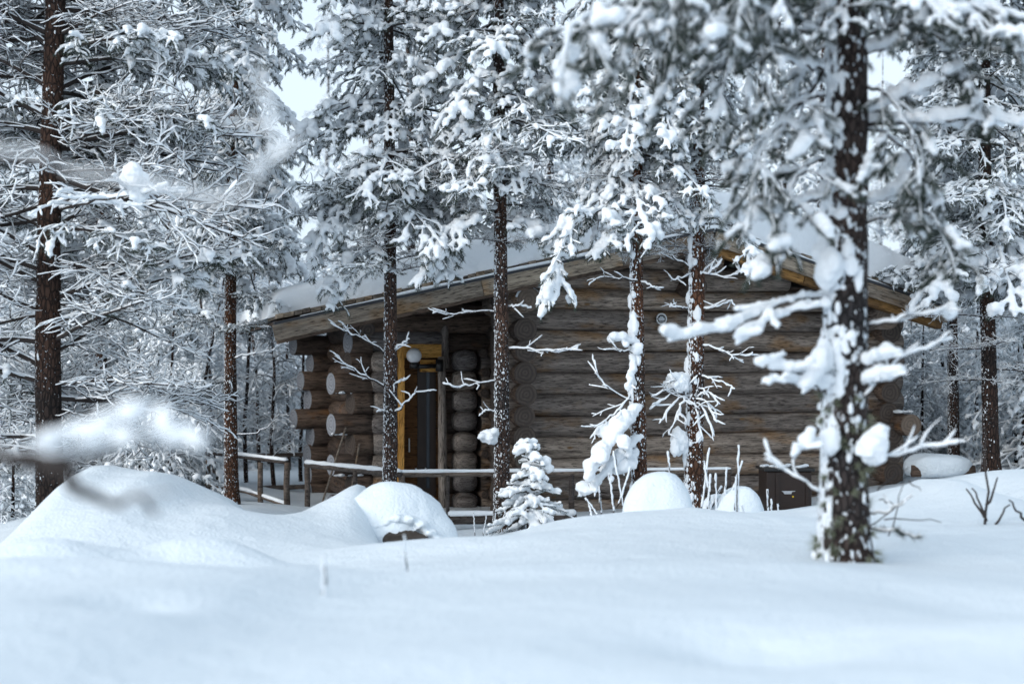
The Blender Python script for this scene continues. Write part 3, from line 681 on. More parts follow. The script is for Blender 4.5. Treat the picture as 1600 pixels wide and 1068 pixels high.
# ------------------------------------------------------------------ railings
def railing(label, posts, rails, group='snow-topped railings by the cabin'):
    base = np.array(posts[0][0]); root = thing('railing', label, 'railing', tuple(base), group)
    for a, b, r in posts:
        a = np.array(a)-base; b = np.array(b)-base; mb = MB(); mb.tube([a, (a+b)/2+rng.normal(size=3)*.004, b], [r, r*.95, r*.9], 10)
        link('post', mb.mesh('post', [M_RAIL]), root)
    for pts, r, sn in rails:
        pts = np.array(pts)-base; nn = 12
        tt = np.linspace(0, len(pts)-1, nn*(len(pts)-1)+1); i = np.minimum(tt.astype(int), len(pts)-2); fr = (tt-i)[:, None]; pp = pts[i]*(1-fr)+pts[i+1]*fr
        mb = MB(); mb.tube(pp, r, 10); link('rail', mb.mesh('rail', [M_RAIL]), root)
        if sn:
            tt = np.linspace(0, len(pts)-1, 60*(len(pts)-1)+1); i = np.minimum(tt.astype(int), len(pts)-2); fr = (tt-i)[:, None]; pp = pts[i]*(1-fr)+pts[i+1]*fr
            rs = sn*(1+.25*vnoise(pp, 7)+.12*vnoise(pp, 25)); rs[0] *= .5; rs[-1] *= .5
            mb = MB(); mb.tube(pp+UP*(r*.75+sn*.4), rs, 10, squash=.75); link('rail_snow', mb.mesh('rail_snow', [M_SNOW]), root)
def post(px, py0, py1, d, r=.03): return (tuple(W(px, py1, d)), tuple(W(px, py0, d)), r)
railing('long log railing with snow on top running before the cabin door and wall',
        [post(480, 728, 810, 17.0, .035), post(555, 735, 810, 16, .03), post(628, 742, 830, 15.3, .04), post(893, 740, 830, 15.5, .035), post(1138, 735, 800, 15.8, .035), post(700, 742, 830, 15.3, .02)],
        [([W(478, 726, 17.05), W(625, 741, 15.25)], .032, .034), ([W(618, 741, 15.3), W(893, 739, 15.5), W(1142, 736, 15.8)], .030, .026),
         ([W(700, 811, 15.2), W(900, 809, 15.4)], .055, .045)])
railing('low wooden railing with snowy top rail left of the cabin',
        [post(325, 710, 770, 18.4, .032), post(407, 722, 790, 17.6, .035), post(449, 722, 795, 17.3, .04), post(340, 740, 775, 20.5, .03)],
        [([W(322, 706, 18.4), W(449, 722, 17.3)], .026, .032), ([W(370, 712, 21), W(500, 709, 21)], .032, .012),
         ([W(370, 763, 21), W(480, 760, 20)], .035, .0), ([W(322, 756, 18.4), W(385, 768, 17.8), W(450, 790, 17.3)], .022, .03)])

# ------------------------------------------------------------------ snow-covered stones
def dome(label, name, px, py_top, py_base, d, wpx, depth=.8, rock=False, flat=1.0, sink=.25, lumpy=False):
    top = W(px, py_top, d)[2]; bz = W(px, py_base, d)[2]; x, y = W(px, 0, d)[:2]; rx = wpx/2/F*d
    root = thing(name, label, 'snowy rock', (x, y, bz))
    v, f = ICO4; v = v.copy(); h = top-bz+sink
    s = np.sign(v)*np.abs(v)**flat; v = s*np.array([rx, rx*depth, h]); v[:, 2] -= sink*.9
    v += (ICO4[0])*(vnoise(v+px, 3.2)*.12*rx+vnoise(v+px, 8)*.03*rx+vnoise(v, 22)*.005)[:, None]
    if lumpy:
        m_ = np.clip((-v[:, 1]/(rx*depth))*2-.3, 0, 1)*np.clip(1.2-(v[:, 0]+rx*.25)**2/(rx*.55)**2, 0, 1)
        v += ICO4[0]*(m_*(np.abs(vnoise(v+1, 20))*.075+vnoise(v, 55)*.02))[:, None]
    if rock: 
        mb = MB(); rv = ICO3[0]*np.array([rx*.82, rx*depth*.86, h*.62]); rv += ICO3[0]*(vnoise(rv+4, 7)*.05)[:, None]; mb.add(rv, ICO3[1]); link('rock', mb.mesh('rock', [M_ROCK], False), root)
        ragged = 0.03+.045*vnoise(v+2, 6); u_ = np.clip((ragged-v[:, 2])/.25, 0, 1); v[:, 2] = np.maximum(v[:, 2], ragged-.06*u_)
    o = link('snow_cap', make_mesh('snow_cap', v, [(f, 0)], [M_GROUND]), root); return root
dome('small round snow pillow bulging on the crest in front of the gable wall', 'snow_covered_stone', 1028, 742, 797, 11.8, 112, .85, flat=.8)
dome('rounded snow mound beside the brown bin, the taller of the pair', 'snow_covered_stone', 1158, 764, 806, 13.2, 88, .8, flat=.82)
dome('small low snow mound just left of the taller one by the bin', 'snow_covered_stone', 1122, 776, 806, 13.4, 72, .8, flat=.85)
bo = dome('wide boulder capped with thick snow, dark hollow showing at its lower middle', 'snow_covered_boulder', 616, 758, 846, 12.1, 212, .7, lumpy=True)
rg = np.random.RandomState(12); b0 = np.array(bo.location)
v = ICO3[0]*np.array([.20, .10, .075]); v += ICO3[0]*(vnoise(v+1, 14)*.03+vnoise(v, 34)*.018)[:, None]; p_ = W(634, 842, 11.70)-b0
link('dark_rock', make_mesh('dark_rock', v, [(ICO3[1], 0)], [M_ROCK], False), bo, loc=tuple(p_))
c = []; rr = []
for px_, py_, r_ in ((590, 822, .07), (606, 815, .075), (622, 810, .07), (640, 812, .08), (658, 820, .075), (672, 832, .07), (628, 826, .045), (600, 836, .045), (646, 830, .04), (684, 842, .06)): c.append(W(px_, py_, 11.78)-b0); rr.append((r_, .09, r_*.7))
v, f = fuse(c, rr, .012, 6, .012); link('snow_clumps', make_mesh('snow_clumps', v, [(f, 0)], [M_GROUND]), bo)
lpd = dome('low dark log pile under a flat snow cap right of the big pine', 'snow_covered_log_pile', 1468, 706, 728, 17.6, 104, .7, flat=.75, sink=.0)
lpd['category'] = 'log pile'
for q_ in range(4):
    mb = MB(); mb.tube([(-.38+q_*.02, -.12+.1*q_, -.05+.03*(q_ % 2)), (.38-q_*.01, -.15+.1*q_, -.05)], .075, 10); link('log', mb.mesh('log', [M_LOG_DARK]), lpd)

# ------------------------------------------------------------------ trees
def trunk_mesh(rng, H, r0, m, lean=(0, 0), curve=0.05, sides=18, seg=.12):
    n = int(H/seg); z = np.linspace(-.35, H, n); t = np.clip(z/H, 0, 1)
    ph = rng.uniform(0, 6, 2)
    p = np.stack([lean[0]*z+curve*np.sin(z*.55+ph[0])-curve*math.sin(ph[0]), lean[1]*z+curve*np.sin(z*.5+ph[1])-curve*math.sin(ph[1]), z], -1)
    r = r0*((1-t)**.75*.93+.07)*(1+.35*np.exp(-np.maximum(z, 0)*6)); mb = MB(); mb.tube(p, r, sides)
    v, f = mb.arrays(); k = len(z)*sides; c = np.repeat(p, sides, 0); d = v[:k]-c; v[:k] = c+d*(1+.06*vnoise(v[:k]*[1, 1, .4], 16)+.04*vnoise(v[:k], 38))[:, None]
    return make_mesh('trunk', v, f, [m]), p, r
def stuck_snow(rng, p, r, z0, z1, n, size, parent, side=-1.0, vox=None):
    """small pillows of snow sticking to the windward side of the bark"""
    c = []; rr = []
    for _ in range(n):
        z = rng.uniform(z0, z1); i = int(np.argmin(abs(p[:, 2]-z))); a = math.pi*(1 if side < 0 else 0)+rng.normal()*.75+.45
        s = size*rng.uniform(.35, 1.3); c.append(p[i]+np.array([math.cos(a)*r[i]*.97, math.sin(a)*r[i]*.97, z-p[i, 2]])); rr.append([s*.75, s*.75, s*rng.uniform(.8, 2.2)])
    if vox: v, f = fuse(c, rr, vox, 1, .007)
    else: v, f = blobs_arrays(c, rr)
    o = link('bark_snow', make_mesh('bark_snow', v, [(f, 0)], [M_SNOW]), parent); o['kind'] = 'stuff'
def put_branch(pr, root, loc, az, tilt, scale, roll=0, snow=True):
    o = link('branch', pr['w'], root)
    o.location = loc; o.rotation_euler = (roll, -tilt, az); o.scale = (scale,)*3
    if snow: link('snow_load', pr['s'], o)
    return o
TREES = {}
def pine(name, px, d, wpx, basepy, H, m, label, lean=(0, 0), curve=.04, stuck=40, ssize=.022, seed=0, cat='pine tree', group='tall pines round the cabin', ztrunk=None):
    rng = np.random.RandomState(seed+17); x, y = W(px, 0, d)[:2]; z = G(x, y)
    if basepy is not None: z = min(z, W(px, basepy, d)[2])+0.0
    root = thing(name, label, cat, (x, y, z), group)
    me, p, r = trunk_mesh(rng, H, wpx/2/F*d*0.98, m, lean, curve); link('trunk', me, root)
    if stuck: stuck_snow(rng, p, r, 0, 6, stuck*4, ssize*.62, root)
    TREES[px] = dict(root=root, p=p, r=r, d=d, base=np.array([x, y, z]))
    return TREES[px]
def crown(T, seed, z0, z1, L0, L1, protos, dz=.26, n=4, tilt=(5, -12), azf=None, snow=True):
    """whorls of branches between heights z0..z1 above the yard"""
    rng = np.random.RandomState(seed); base = T['base']; z = z0; k = 0
    while z < z1:
        t = (z-z0)/(z1-z0); L = L0+(L1-L0)*t; a0 = rng.uniform(0, 6.28)
        for j in range(n):
            a = a0+j*2*math.pi/n+rng.normal()*.25
            if azf and not azf(a, z): continue
            zz = z-base[2]+rng.uniform(-.08, .08); i = int(np.argmin(abs(T['p'][:, 2]-zz)))
            pr = protos[rng.randint(len(protos))]; l = L*rng.uniform(.65, 1.15)
            ti = math.radians(tilt[0]+(tilt[1]-tilt[0])*rng.rand())
            tip = base+np.array([math.cos(a)*l, math.sin(a)*l, zz])
            if math.hypot(tip[0], tip[1]) < 3.0: continue
            put_branch(pr, T['root'], tuple(T['p'][i]), a, ti, l/pr['L'], rng.normal()*.12, snow); k += 1
        z += dz*rng.uniform(.8, 1.2)
    return k

def custom(T, pts, r0=.012, P=None, seed=0, label=None, parent=None, base=None):
    """one particular branch, given by picture points (px, py, metres nearer+ or farther-)"""
    rng = np.random.RandomState(seed+1000); d0 = T['d'] if T else 0; base = T['base'] if T else base; root = T['root'] if T else parent
    raw = np.array([W(a, b, d0-c) for a, b, c in pts])-base
    m = 14; tt = np.linspace(0, len(raw)-1, m); out = []
    for q in tt:      # smooth spline through the points
        i = min(int(q), len(raw)-2); f = q-i; p0 = raw[max(i-1, 0)]; p1 = raw[i]; p2 = raw[i+1]; p3 = raw[min(i+2, len(raw)-1)]
        out.append(.5*((2*p1)+(p2-p0)*f+(2*p0-5*p1+4*p2-p3)*f*f+(3*p1-p0-3*p2+p3)*f**3))
    main = np.array(out); main[1:-1] += rng.normal(size=(m-2, 3))*.008
    o0 = main[0].copy(); main = main-o0
    B = dress(rng, main, r0, P); (wv, wf), (sv_, sf) = finish(B, P)
    o = link('branch', make_mesh('branch', wv, wf, [M_TWIG, M_NEEDLE]), root, loc=tuple(o0)); link('snow_load', make_mesh('snow_load', sv_, sf, [M_SNOW]), o)
    if label: o['label'] = label
    return o
# snow-lined dead twigs: fused so they look frosted on top
C_TWIG = mkP(wig=.16, needles=0, clump=0, snow=0.0078, ridge=0.0075, spacing=0.11, sub=0.10, sublen=.10, side=.42, sidedroop=.0, subdroop=-.1, voxel=.0085, gap=.05, start=.25, ang=(25, 50))
C_CURL = mkP(wig=.22, needles=0, clump=0, snow=0.0078, ridge=0.0078, spacing=0.10, sub=0.0, side=.38, sidedroop=-.6, voxel=.0085, gap=.05, start=.3, ang=(20, 60))
C_SLAB = mkP(rough=.008, needles=10, tuft=.08, nlen=.045, nw=.005, clump=0.05, cover=.9, snow=0.040, ridge=0.012, spacing=0.12, sub=0.0, side=.26, sidedroop=.8, voxel=.014, gap=.03, start=.1)
C_FATLINE = mkP(needles=0, clump=0, snow=0.027, ridge=0.014, spacing=0.16, sub=0, side=.28, sidedroop=.4, voxel=.013, gap=.02, start=.2, rough=.011)

GT = 'tall pines round the cabin'
t1 = pine('pine_tree', 80, 12.8, 44, None, 12, M_BARK_DARK, 'thick dark pine at the far left, its dead twigs lined with snow', curve=.05, stuck=20, seed=1)
t2 = pine('pine_tree', 156, 19.5, 19, None, 12, M_BARK_DARK, 'thin dark pine standing behind the thick one at the far left', stuck=20, seed=2)
t3 = pine('pine_tree', 362, 16.6, 22, None, 12, M_BARK_RED, 'slim speckled pine in front of the left railing', stuck=70, ssize=.014, seed=3)
t4 = pine('pine_tree', 608, 14.6, 24, None, 11.5, M_BARK, 'slim straight pine just left of the yellow door frame', stuck=110, ssize=.013, seed=4, curve=.02)
t5 = pine('pine_tree', 784, 14.3, 26, 818, 12, M_BARK, 'straight pine growing beside the small spruce right of the door', stuck=130, ssize=.014, seed=5, curve=.02)
t6 = pine('pine_tree', 1000, 13.9, 25, None, 11, M_BARK_RED, 'reddish pine before the gable wall with a broad snowy branch hanging left', stuck=120, ssize=.018, seed=6, curve=.03)
t7 = pine('pine_tree', 1083, 14.2, 30, None, 11.5, M_BARK_RED, 'reddish pine before the gable wall with curled frosted twigs round its foot', stuck=170, ssize=.022, seed=7, curve=.03)
t8 = pine('pine_tree', 1318, 7.8, 76, 884, 14.5, M_BARK_BIG, 'big blurred pine trunk in the right foreground, snow plastered on its bark', stuck=0, seed=8, curve=.012)
t9 = pine('pine_tree', 1490, 18.6, 19, None, 9, M_BARK, 'thin speckled pine at the right eave of the cabin', stuck=60, ssize=.014, seed=9)
t10 = pine('pine_tree', 1549, 17.2, 26, None, 12, M_BARK_DARK, 'dark pine near the right edge, behind the bare sapling', stuck=50, ssize=.016, seed=10)
stuck_snow(np.random.RandomState(5), t8['p'], t8['r'], .05, 4.5, 200, .024, t8['root'], vox=.011)
stuck_snow(np.random.RandomState(6), t8['p'], t8['r'], .7, 2.2, 30, .045, t8['root'], vox=.013)
stuck_snow(np.random.RandomState(7), t7['p'], t7['r'], .0, 3.0, 60, .045, t7['root'], vox=.012)
stuck_snow(np.random.RandomState(8), t6['p'], t6['r'], .2, 2.6, 40, .042, t6['root'], vox=.012)

# crowns
NF = lambda a, z: math.sin(a) > -.55
crown(t1, 21, 0.9, 8.5, 1.9, 1.5, BARE+BARE+HALF[:2], dz=.16, n=4, tilt=(28, -24), azf=NF)
crown(t1, 22, 3.6, 10.5, 1.7, .8, HALF+BARE, dz=.22, n=4, azf=NF)
crown(t2, 23, 1.4, 10.5, 1.5, .8, HALF+LUSH[:2], dz=.26, n=4, azf=NF)
crown(t3, 24, 3.3, 10.5, 1.15, .5, LUSH, dz=.22, n=4, tilt=(0, -25))
crown(t3, 25, 2.2, 3.6, .8, 1.0, HALF, dz=.3, n=3)
crown(t4, 26, 3.4, 10.5, 1.15, .5, LUSH+HALF[:2], dz=.24, n=4, tilt=(5, -22))
crown(t4, 27, 2.7, 3.5, .8, 1.0, BARE+HALF, dz=.2, n=4, tilt=(15, -5))
crown(t5, 28, 3.65, 11, 1.2, .5, LUSH+HALF[:2], dz=.24, n=4, tilt=(0, -28))
crown(t5, 29, 2.9, 3.8, .6, 1.0, BARE+HALF, dz=.22, n=3)
crown(t6, 30, 3.65, 10, 1.0, .45, LUSH, dz=.22, n=4, tilt=(-10, -38))
crown(t6, 31, 2.8, 3.6, .5, .6, BARE, dz=.2, n=3)
crown(t7, 32, 3.9, 10.5, .95, .5, LUSH+HALF[:1], dz=.24, n=4, tilt=(-5, -30))
crown(t7, 33, 2.8, 3.9, .45, .7, BARE, dz=.2, n=3)
crown(t9, 34, 3.1, 8.5, 1.1, .5, LUSH+HALF, dz=.28, n=4)
crown(t10, 35, 3.0, 11, 1.4, .6, LUSH+HALF, dz=.24, n=4, tilt=(0, -25))
crown(t10, 36, 1.6, 3.0, .8, 1.0, BARE, dz=.35, n=3)
crown(t8, 37, 3.7, 9.5, 1.15, .6, NEAR, dz=.3, n=4, tilt=(-5, -30))

# particular branches seen in the photograph
k = 0
def cb(T, pts, r=.010, P=C_TWIG, label=None):
    global k; k += 1; return custom(T, pts, r, P, k*7, label)
cb(t4, [(606, 556, 0), (570, 530, .1), (540, 518, .15), (516, 505, .2)], .012)
cb(t4, [(606, 606, 0), (575, 590, .1), (548, 575, .2), (523, 556, .2)], .012)
cb(t4, [(612, 560, 0), (624, 540, .1), (640, 530, .1)], .007)
cb(t4, [(612, 648, 0), (632, 632, .1), (650, 615, .15), (674, 611, .2)], .009, C_CURL)
cb(t4, [(612, 600, 0), (634, 592, .1)], .006, C_CURL)
cb(t4, [(604, 640, 0), (588, 644, .1)], .006, C_CURL)
cb(t5, [(782, 486, 0), (740, 488, .1), (705, 492, .15), (676, 490, .2)], .010)
cb(t5, [(782, 595, 0), (748, 600, .1), (715, 606, .2), (692, 598, .2)], .010, C_CURL)
cb(t5, [(780, 642, 0), (758, 643, .05), (748, 650, .1)], .009, C_CURL)
cb(t5, [(790, 545, 0), (830, 546, .1), (870, 550, .15), (902, 545, .2)], .010, C_TWIG)
cb(t5, [(790, 480, 0), (812, 478, .1), (830, 482, .1)], .009, C_CURL)
cb(t5, [(782, 683, 0), (768, 683, .1), (757, 686, .1)], .008, C_SLAB)
cb(t6, [(998, 440, 0), (970, 436, .1), (940, 434, .15), (920, 446, .2)], .012, C_CURL)
cb(t6, [(1003, 442, 0), (1018, 448, .1), (1028, 450, .1)], .008, C_CURL)
cb(t6, [(996, 540, 0), (970, 535, .1), (957, 530, .15)], .012, C_SLAB)
cb(t6, [(996, 550, 0), (970, 548, .1), (942, 546, .2)], .010, C_CURL)
cb(t6, [(992, 628, 0), (960, 612, .1), (935, 590, .2), (929, 562, .2)], .010, C_CURL)
cb(t6, [(988, 612, 0), (968, 640, .15), (948, 655, .2), (922, 685, .3)], .010, C_TWIG)
cb(t6, [(990, 566, .05), (986, 596, .1), (980, 612, .15)], .010, C_FATLINE)
SL2 = mkP(rough=.009, needles=12, tuft=.08, nlen=.045, nw=.005, clump=0.045, cover=.9, snow=0.062, ridge=0.012, spacing=0.11, sub=0.0, side=.24, sidedroop=.6, voxel=.014, gap=.0, start=.1)
cb(t6, [(998, 640, 0), (975, 670, .2), (945, 710, .35), (918, 745, .45)], .014, SL2, 'broad drooping branch buried under a slab of snow')
cb(t6, [(996, 690, 0), (968, 715, .2), (938, 752, .3), (912, 775, .35)], .012, C_SLAB)
cb(t6, [(998, 700, 0), (985, 722, .1), (965, 742, .15)], .010, C_SLAB)
cb(t7, [(1080, 430, 0), (1110, 425, .1), (1128, 405, .15)], .010, C_CURL)
cb(t7, [(1086, 422, 0), (1120, 432, .1), (1150, 428, .15), (1152, 412, .15)], .008, C_CURL)
cb(t7, [(1080, 420, 0), (1050, 400, .1), (1030, 385, .15), (1022, 365, .2)], .009, C_CURL)
cb(t7, [(1080, 428, 0), (1056, 436, .1), (1040, 425, .1)], .008, C_CURL)
cb(t7, [(1078, 482, 0), (1058, 480, .1), (1046, 478, .1)], .010, C_CURL)
cb(t7, [(1088, 487, 0), (1115, 480, .1), (1138, 472, .1), (1148, 478, .1)], .009, C_CURL)
cb(t7, [(1088, 535, 0), (1118, 545, .1), (1148, 556, .15), (1176, 551, .2)], .011, C_TWIG)
cb(t7, [(1086, 585, 0), (1108, 592, .1), (1130, 600, .15), (1148, 608, .2)], .009, C_TWIG)
cb(t7, [(1078, 600, 0), (1058, 596, .1), (1046, 600, .1)], .010, C_SLAB)
for i, (ex, ey) in enumerate(((1018, 620), (1015, 640), (1030, 662), (1045, 680), (1120, 660), (1116, 682), (1098, 690), (1125, 632), (1060, 655), (1108, 622), (1040, 598))):
    cb(t7, [(1080, 612+i*3, 0), ((1080+ex)/2, (620+ey)/2-14, .15), (ex, ey, .25)], .008, C_CURL)
cb(t3, [(366, 680, 0), (400, 676, .1), (432, 655, .2)], .007, mkP(needles=0, clump=0, snow=0, ridge=.004, spacing=.2, sub=0, side=.15, start=.6))
cb(t3, [(364, 625, 0), (330, 612, .1), (300, 600, .2)], .009, C_CURL)
cb(t3, [(366, 560, 0), (400, 552, .1), (430, 545, .2)], .008, C_CURL)
PD = dict(P_FAT, side=.5, spacing=.085, clump=.034)
for T_, pts in ((t6, [(1000, 330, 0), (950, 325, .2), (900, 350, .35), (872, 400, .4), (868, 470, .45)]), (t6, [(1000, 345, 0), (960, 360, .2), (925, 400, .3)]), (t5, [(784, 330, 0), (740, 335, .2), (695, 370, .3), (660, 440, .35)]),
                (t5, [(784, 345, 0), (820, 350, .2), (845, 385, .3)]), (t4, [(608, 300, 0), (560, 310, .2), (515, 345, .3), (490, 420, .35)]), (t4, [(608, 335, 0), (655, 345, .2), (690, 380, .3), (705, 440, .35)]),
                (t4, [(608, 390, 0), (570, 395, .2), (530, 430, .3), (515, 480, .3)]), (t7, [(1083, 330, 0), (1120, 335, .2), (1160, 370, .3), (1175, 430, .35)])): cb(T_, pts, .012, PD)
# tree 8: the near one
PN2 = dict(P_NEAR, ridge=.006, nw=.0034, clump=.027, cover=.34, snow=.011, needles=170, gap=.45, side=.5, spacing=.09)
PN3 = dict(P_NEAR, ridge=.005, nw=.0034, clump=.024, cover=.3, snow=.008, gap=.6, side=.5, spacing=.09, needles=150)
for pts in ([(1288, -70, 0), (1180, -60, .3), (1050, -20, .7), (960, 60, 1.0)], [(1288, -90, 0), (1150, -50, .6), (1000, -20, 1.1), (900, 40, 1.3), (875, 130, 1.3)], [(1288, -40, 0), (1200, -30, .3), (1130, 0, .5), (1090, 80, .6)]): cb(t8, pts, .013, PN2)
for pts in ([(1288, 150, 0), (1235, 170, .2), (1190, 240, .3), (1165, 370, .4)], [(1288, 60, 0), (1220, 50, .2), (1150, 90, .4), (1110, 210, .5)], [(1288, 250, .1), (1250, 270, .2), (1225, 340, .3), (1215, 430, .3)]): cb(t8, pts, .012, PN2)
for pts in ([(1345, 60, 0), (1420, 40, .1), (1500, 90, .2), (1540, 200, .2)], [(1345, 20, 0), (1430, 0, .3), (1520, 20, .5), (1590, 90, .6)], [(1345, 200, 0), (1400, 220, -.1), (1450, 290, -.2), (1480, 380, -.2)], [(1350, 350, 0), (1410, 330, .1), (1460, 340, .1), (1495, 430, .2)], [(1345, 130, 0), (1390, 150, .2), (1425, 220, .3), (1440, 330, .3)]): cb(t8, pts, .010, PN3)

cb(t8, [(1290, 466, 0), (1230, 468, .1), (1170, 498, .2), (1118, 522, .3), (1066, 528, .35), (1036, 524, .4)], .013, dict(C_FATLINE, snow=.021), 'long snow-padded branch reaching left across the wall')
cb(t8, [(1285, 480, .1), (1200, 500, .2), (1150, 540, .3)], .011, C_FATLINE)
cb(t8, [(1290, 600, .1), (1250, 585, .2), (1205, 570, .3), (1186, 568, .3)], .013, C_FATLINE)
cb(t8, [(1290, 608, .1), (1250, 600, .2), (1215, 598, .3), (1190, 600, .3)], .011, C_FATLINE)
cb(t8, [(1285, 560, .15), (1275, 590, .2), (1255, 615, .25)], .011, C_SLAB)
cb(t8, [(1350, 190, 0), (1420, 192, .1), (1500, 188, .2), (1610, 196, .3)], .016, C_FATLINE, 'long level branch with a thick snow line at upper right')
cb(t8, [(1345, 175, 0), (1385, 165, .1), (1420, 145, .2), (1460, 130, .3)], .011, C_FATLINE)
cb(t8, [(1290, 200, 0), (1265, 197, .1), (1250, 196, .1)], .011, C_FATLINE)
cb(t8, [(1285, 108, 0), (1245, 100, .1), (1205, 92, .2)], .012, C_FATLINE)
cb(t8, [(1345, 85, 0), (1385, 75, .1), (1420, 50, .2)], .012, C_FATLINE)
cb(t8, [(1290, 300, .1), (1230, 330, .2), (1180, 345, .3)], .014, C_FATLINE)
cb(t8, [(1345, 320, 0), (1385, 310, .1), (1430, 285, .2)], .012, C_FATLINE)
cb(t8, [(1355, 510, 0), (1400, 500, .1), (1450, 488, .2), (1485, 492, .2)], .010, C_TWIG)
cb(t8, [(1350, 570, .1), (1375, 560, .2), (1402, 556, .3)], .014, C_FATLINE)
cb(t8, [(1350, 600, .1), (1375, 592, .2), (1400, 590, .3)], .012, C_FATLINE)
cb(t8, [(1350, 620, .1), (1400, 570, .1), (1450, 540, .1), (1490, 530, .1)], .008, C_CURL)
cb(t8, [(1352, 705, .1), (1385, 715, .2), (1440, 700, .2), (1500, 690, .3)], .009, C_CURL)
cb(t8, [(1290, 690, .1), (1258, 700, .2), (1238, 712, .3)], .012, C_FATLINE)
cb(t8, [(1350, 805, 0), (1390, 798, .1), (1425, 775, .2)], .006, mkP(needles=0, clump=0, snow=0, ridge=.004, spacing=.2, sub=0, side=.2, start=.5, wig=.2))
cb(t8, [(1350, 820, 0), (1400, 830, .1), (1440, 838, .2)], .007, dict(P_NEAR, cover=.0, snow=.0, ridge=.004, side=.3, spacing=.2, sub=0))
cb(t8, [(1280, 770, .1), (1230, 735, .1), (1195, 711, .1)], .006, C_CURL)
def ball(T, px, py, dd, rpx, name='snow_load', sq=(1, 1, .9), parent=None):
    d = T['d']-dd; p = W(px, py, d)-T['base']; r = rpx/F*d
    rg = np.random.RandomState(int(px)); c = [p]+[p+rg.normal(size=3)*r*.35 for _ in range(9)]; rr = [np.array(sq)*r]+[np.array(sq)*r*rg.uniform(.55, .75) for _ in range(9)]
    v, f = fuse(c, rr, .012, 2, .011); o = link(name, make_mesh(name, v, [(f, 0)], [M_SNOW]), T['root']); return o
ball(t8, 1362, 698, .2, 28); ball(t8, 1296, 415, .16, 24, sq=(1, .5, 1.5)); ball(t8, 1290, 555, .14, 15, sq=(1, .5, 2)); ball(t8, 1300, 205, .12, 11, sq=(1.5, .5, .8)); ball(t8, 1485, 484, .1, 15)
ball(t8, 1262, 685, .2, 16); ball(t8, 1298, 690, .15, 16, sq=(1, .6, 1.6)); ball(t5, 765, 682, .1, 13)
ball(t6, 990, 505, .05, 7, sq=(1, .7, 3.5)); ball(t6, 994, 545, .08, 11); ball(t7, 1062, 600, .1, 16); ball(t7, 1060, 690, .1, 13, sq=(1, .7, 2))
ball(t1, 210, 284, 1.6, 27)
cb(t1, [(92, 330, 0), (140, 315, .8), (210, 305, 1.6), (260, 290, 1.9)], .016, mkP(needles=0, clump=0, snow=.02, ridge=.014, spacing=.2, sub=.1, side=.4, voxel=.012, sidedroop=.2))
# lichen at the big trunk's foot
rl = np.random.RandomState(44); mb = MB()
for q_ in range(46):
    z = rl.uniform(.05, .95) if q_ < 36 else rl.uniform(.0, .2); a = rl.uniform(math.pi*.95, math.pi*2.05); i = int(np.argmin(abs(t8['p'][:, 2]-z))); p = t8['p'][i]+np.array([math.cos(a), math.sin(a), 0])*t8['r'][i]; p[2] = z
    n = 46; c = rl.normal(size=(n, 3)); c /= np.linalg.norm(c, axis=1)[:, None]; c[:, :2] += np.array([math.cos(a), math.sin(a)])*.8; ln = rl.uniform(.02, .055, n)[:, None]
    s_ = np.cross(c, rl.normal(size=(n, 3))); s_ /= np.linalg.norm(s_, axis=1)[:, None]; s_ *= .0022
    mb.add(np.stack([p-s_, p+s_, p+c*ln], 1).reshape(-1, 3), np.arange(3*n).reshape(-1, 3))
o = link('lichen', mb.mesh('lichen', [M_LICHEN]), t8['root']); o['kind'] = 'stuff'

# blurred twigs right in front of the lens: a sapling standing just outside the frame on the left
sx_, sy_ = -1.75, 2.25
sap = thing('pine_sapling', 'young pine just outside the left edge whose blurred snowy twigs reach into the view', 'sapling', (sx_, sy_, G(sx_, sy_)))
me, p_, r_ = trunk_mesh(np.random.RandomState(2), 3.0, .03, M_BARK_DARK, sides=10); link('trunk', me, sap)
sb = np.array([sx_, sy_, G(sx_, sy_)])
TS = dict(root=sap, base=sb, d=2.2, p=p_, r=r_)
NB = mkP(needles=0, clump=0, snow=0.005, ridge=.003, spacing=.3, sub=0, side=.25, voxel=.006, gap=0, start=.5, sidedroop=.2, rough=.002)
NB2 = mkP(needles=0, clump=0, snow=0.0055, ridge=.003, spacing=.25, sub=0, side=.08, voxel=.005, gap=.1, start=.5, sidedroop=.2, rough=.002)
custom(TS, [(-900, 500, 0), (-400, 340, 0), (0, 235, 0), (100, 275, 0), (200, 292, 0), (330, 318, 0), (400, 285, 0), (470, 215, 0)], .006, NB2, 1)
custom(TS, [(400, 285, 0), (430, 200, 0), (405, 110, 0)], .003, NB2, 2)
custom(TS, [(-700, 700, -.2), (-300, 720, -.2), (0, 706, -.2), (120, 704, -.2), (240, 696, -.2), (340, 680, -.2)], .016, NB, 3)
custom(TS, [(-50, 690, -.3), (60, 725, -.3), (120, 760, -.3), (180, 776, -.3), (245, 797, -.3)], .020, mkP(needles=0, clump=0, snow=0.0, ridge=.0015, spacing=.5, sub=0, side=.2, start=.8), 4)
rg = np.random.RandomState(9); c = []; rr = []
for _ in range(64):
    x = rg.uniform(60, 320); top = 606+(235-x)*.40 if x < 235 else 606+(x-235)*.9; y = top+14+(672-top)*rg.rand()**1.3; c.append(W(x, y, 2.35)-sb+np.array([0, rg.uniform(-.02, .02), 0])); rr.append(rg.uniform(.009, .018))
v, f = fuse(c, rr, .005, 3, .001); link('snow_load', make_mesh('snow_load', v, [(f, 0)], [M_SNOW]), sap)

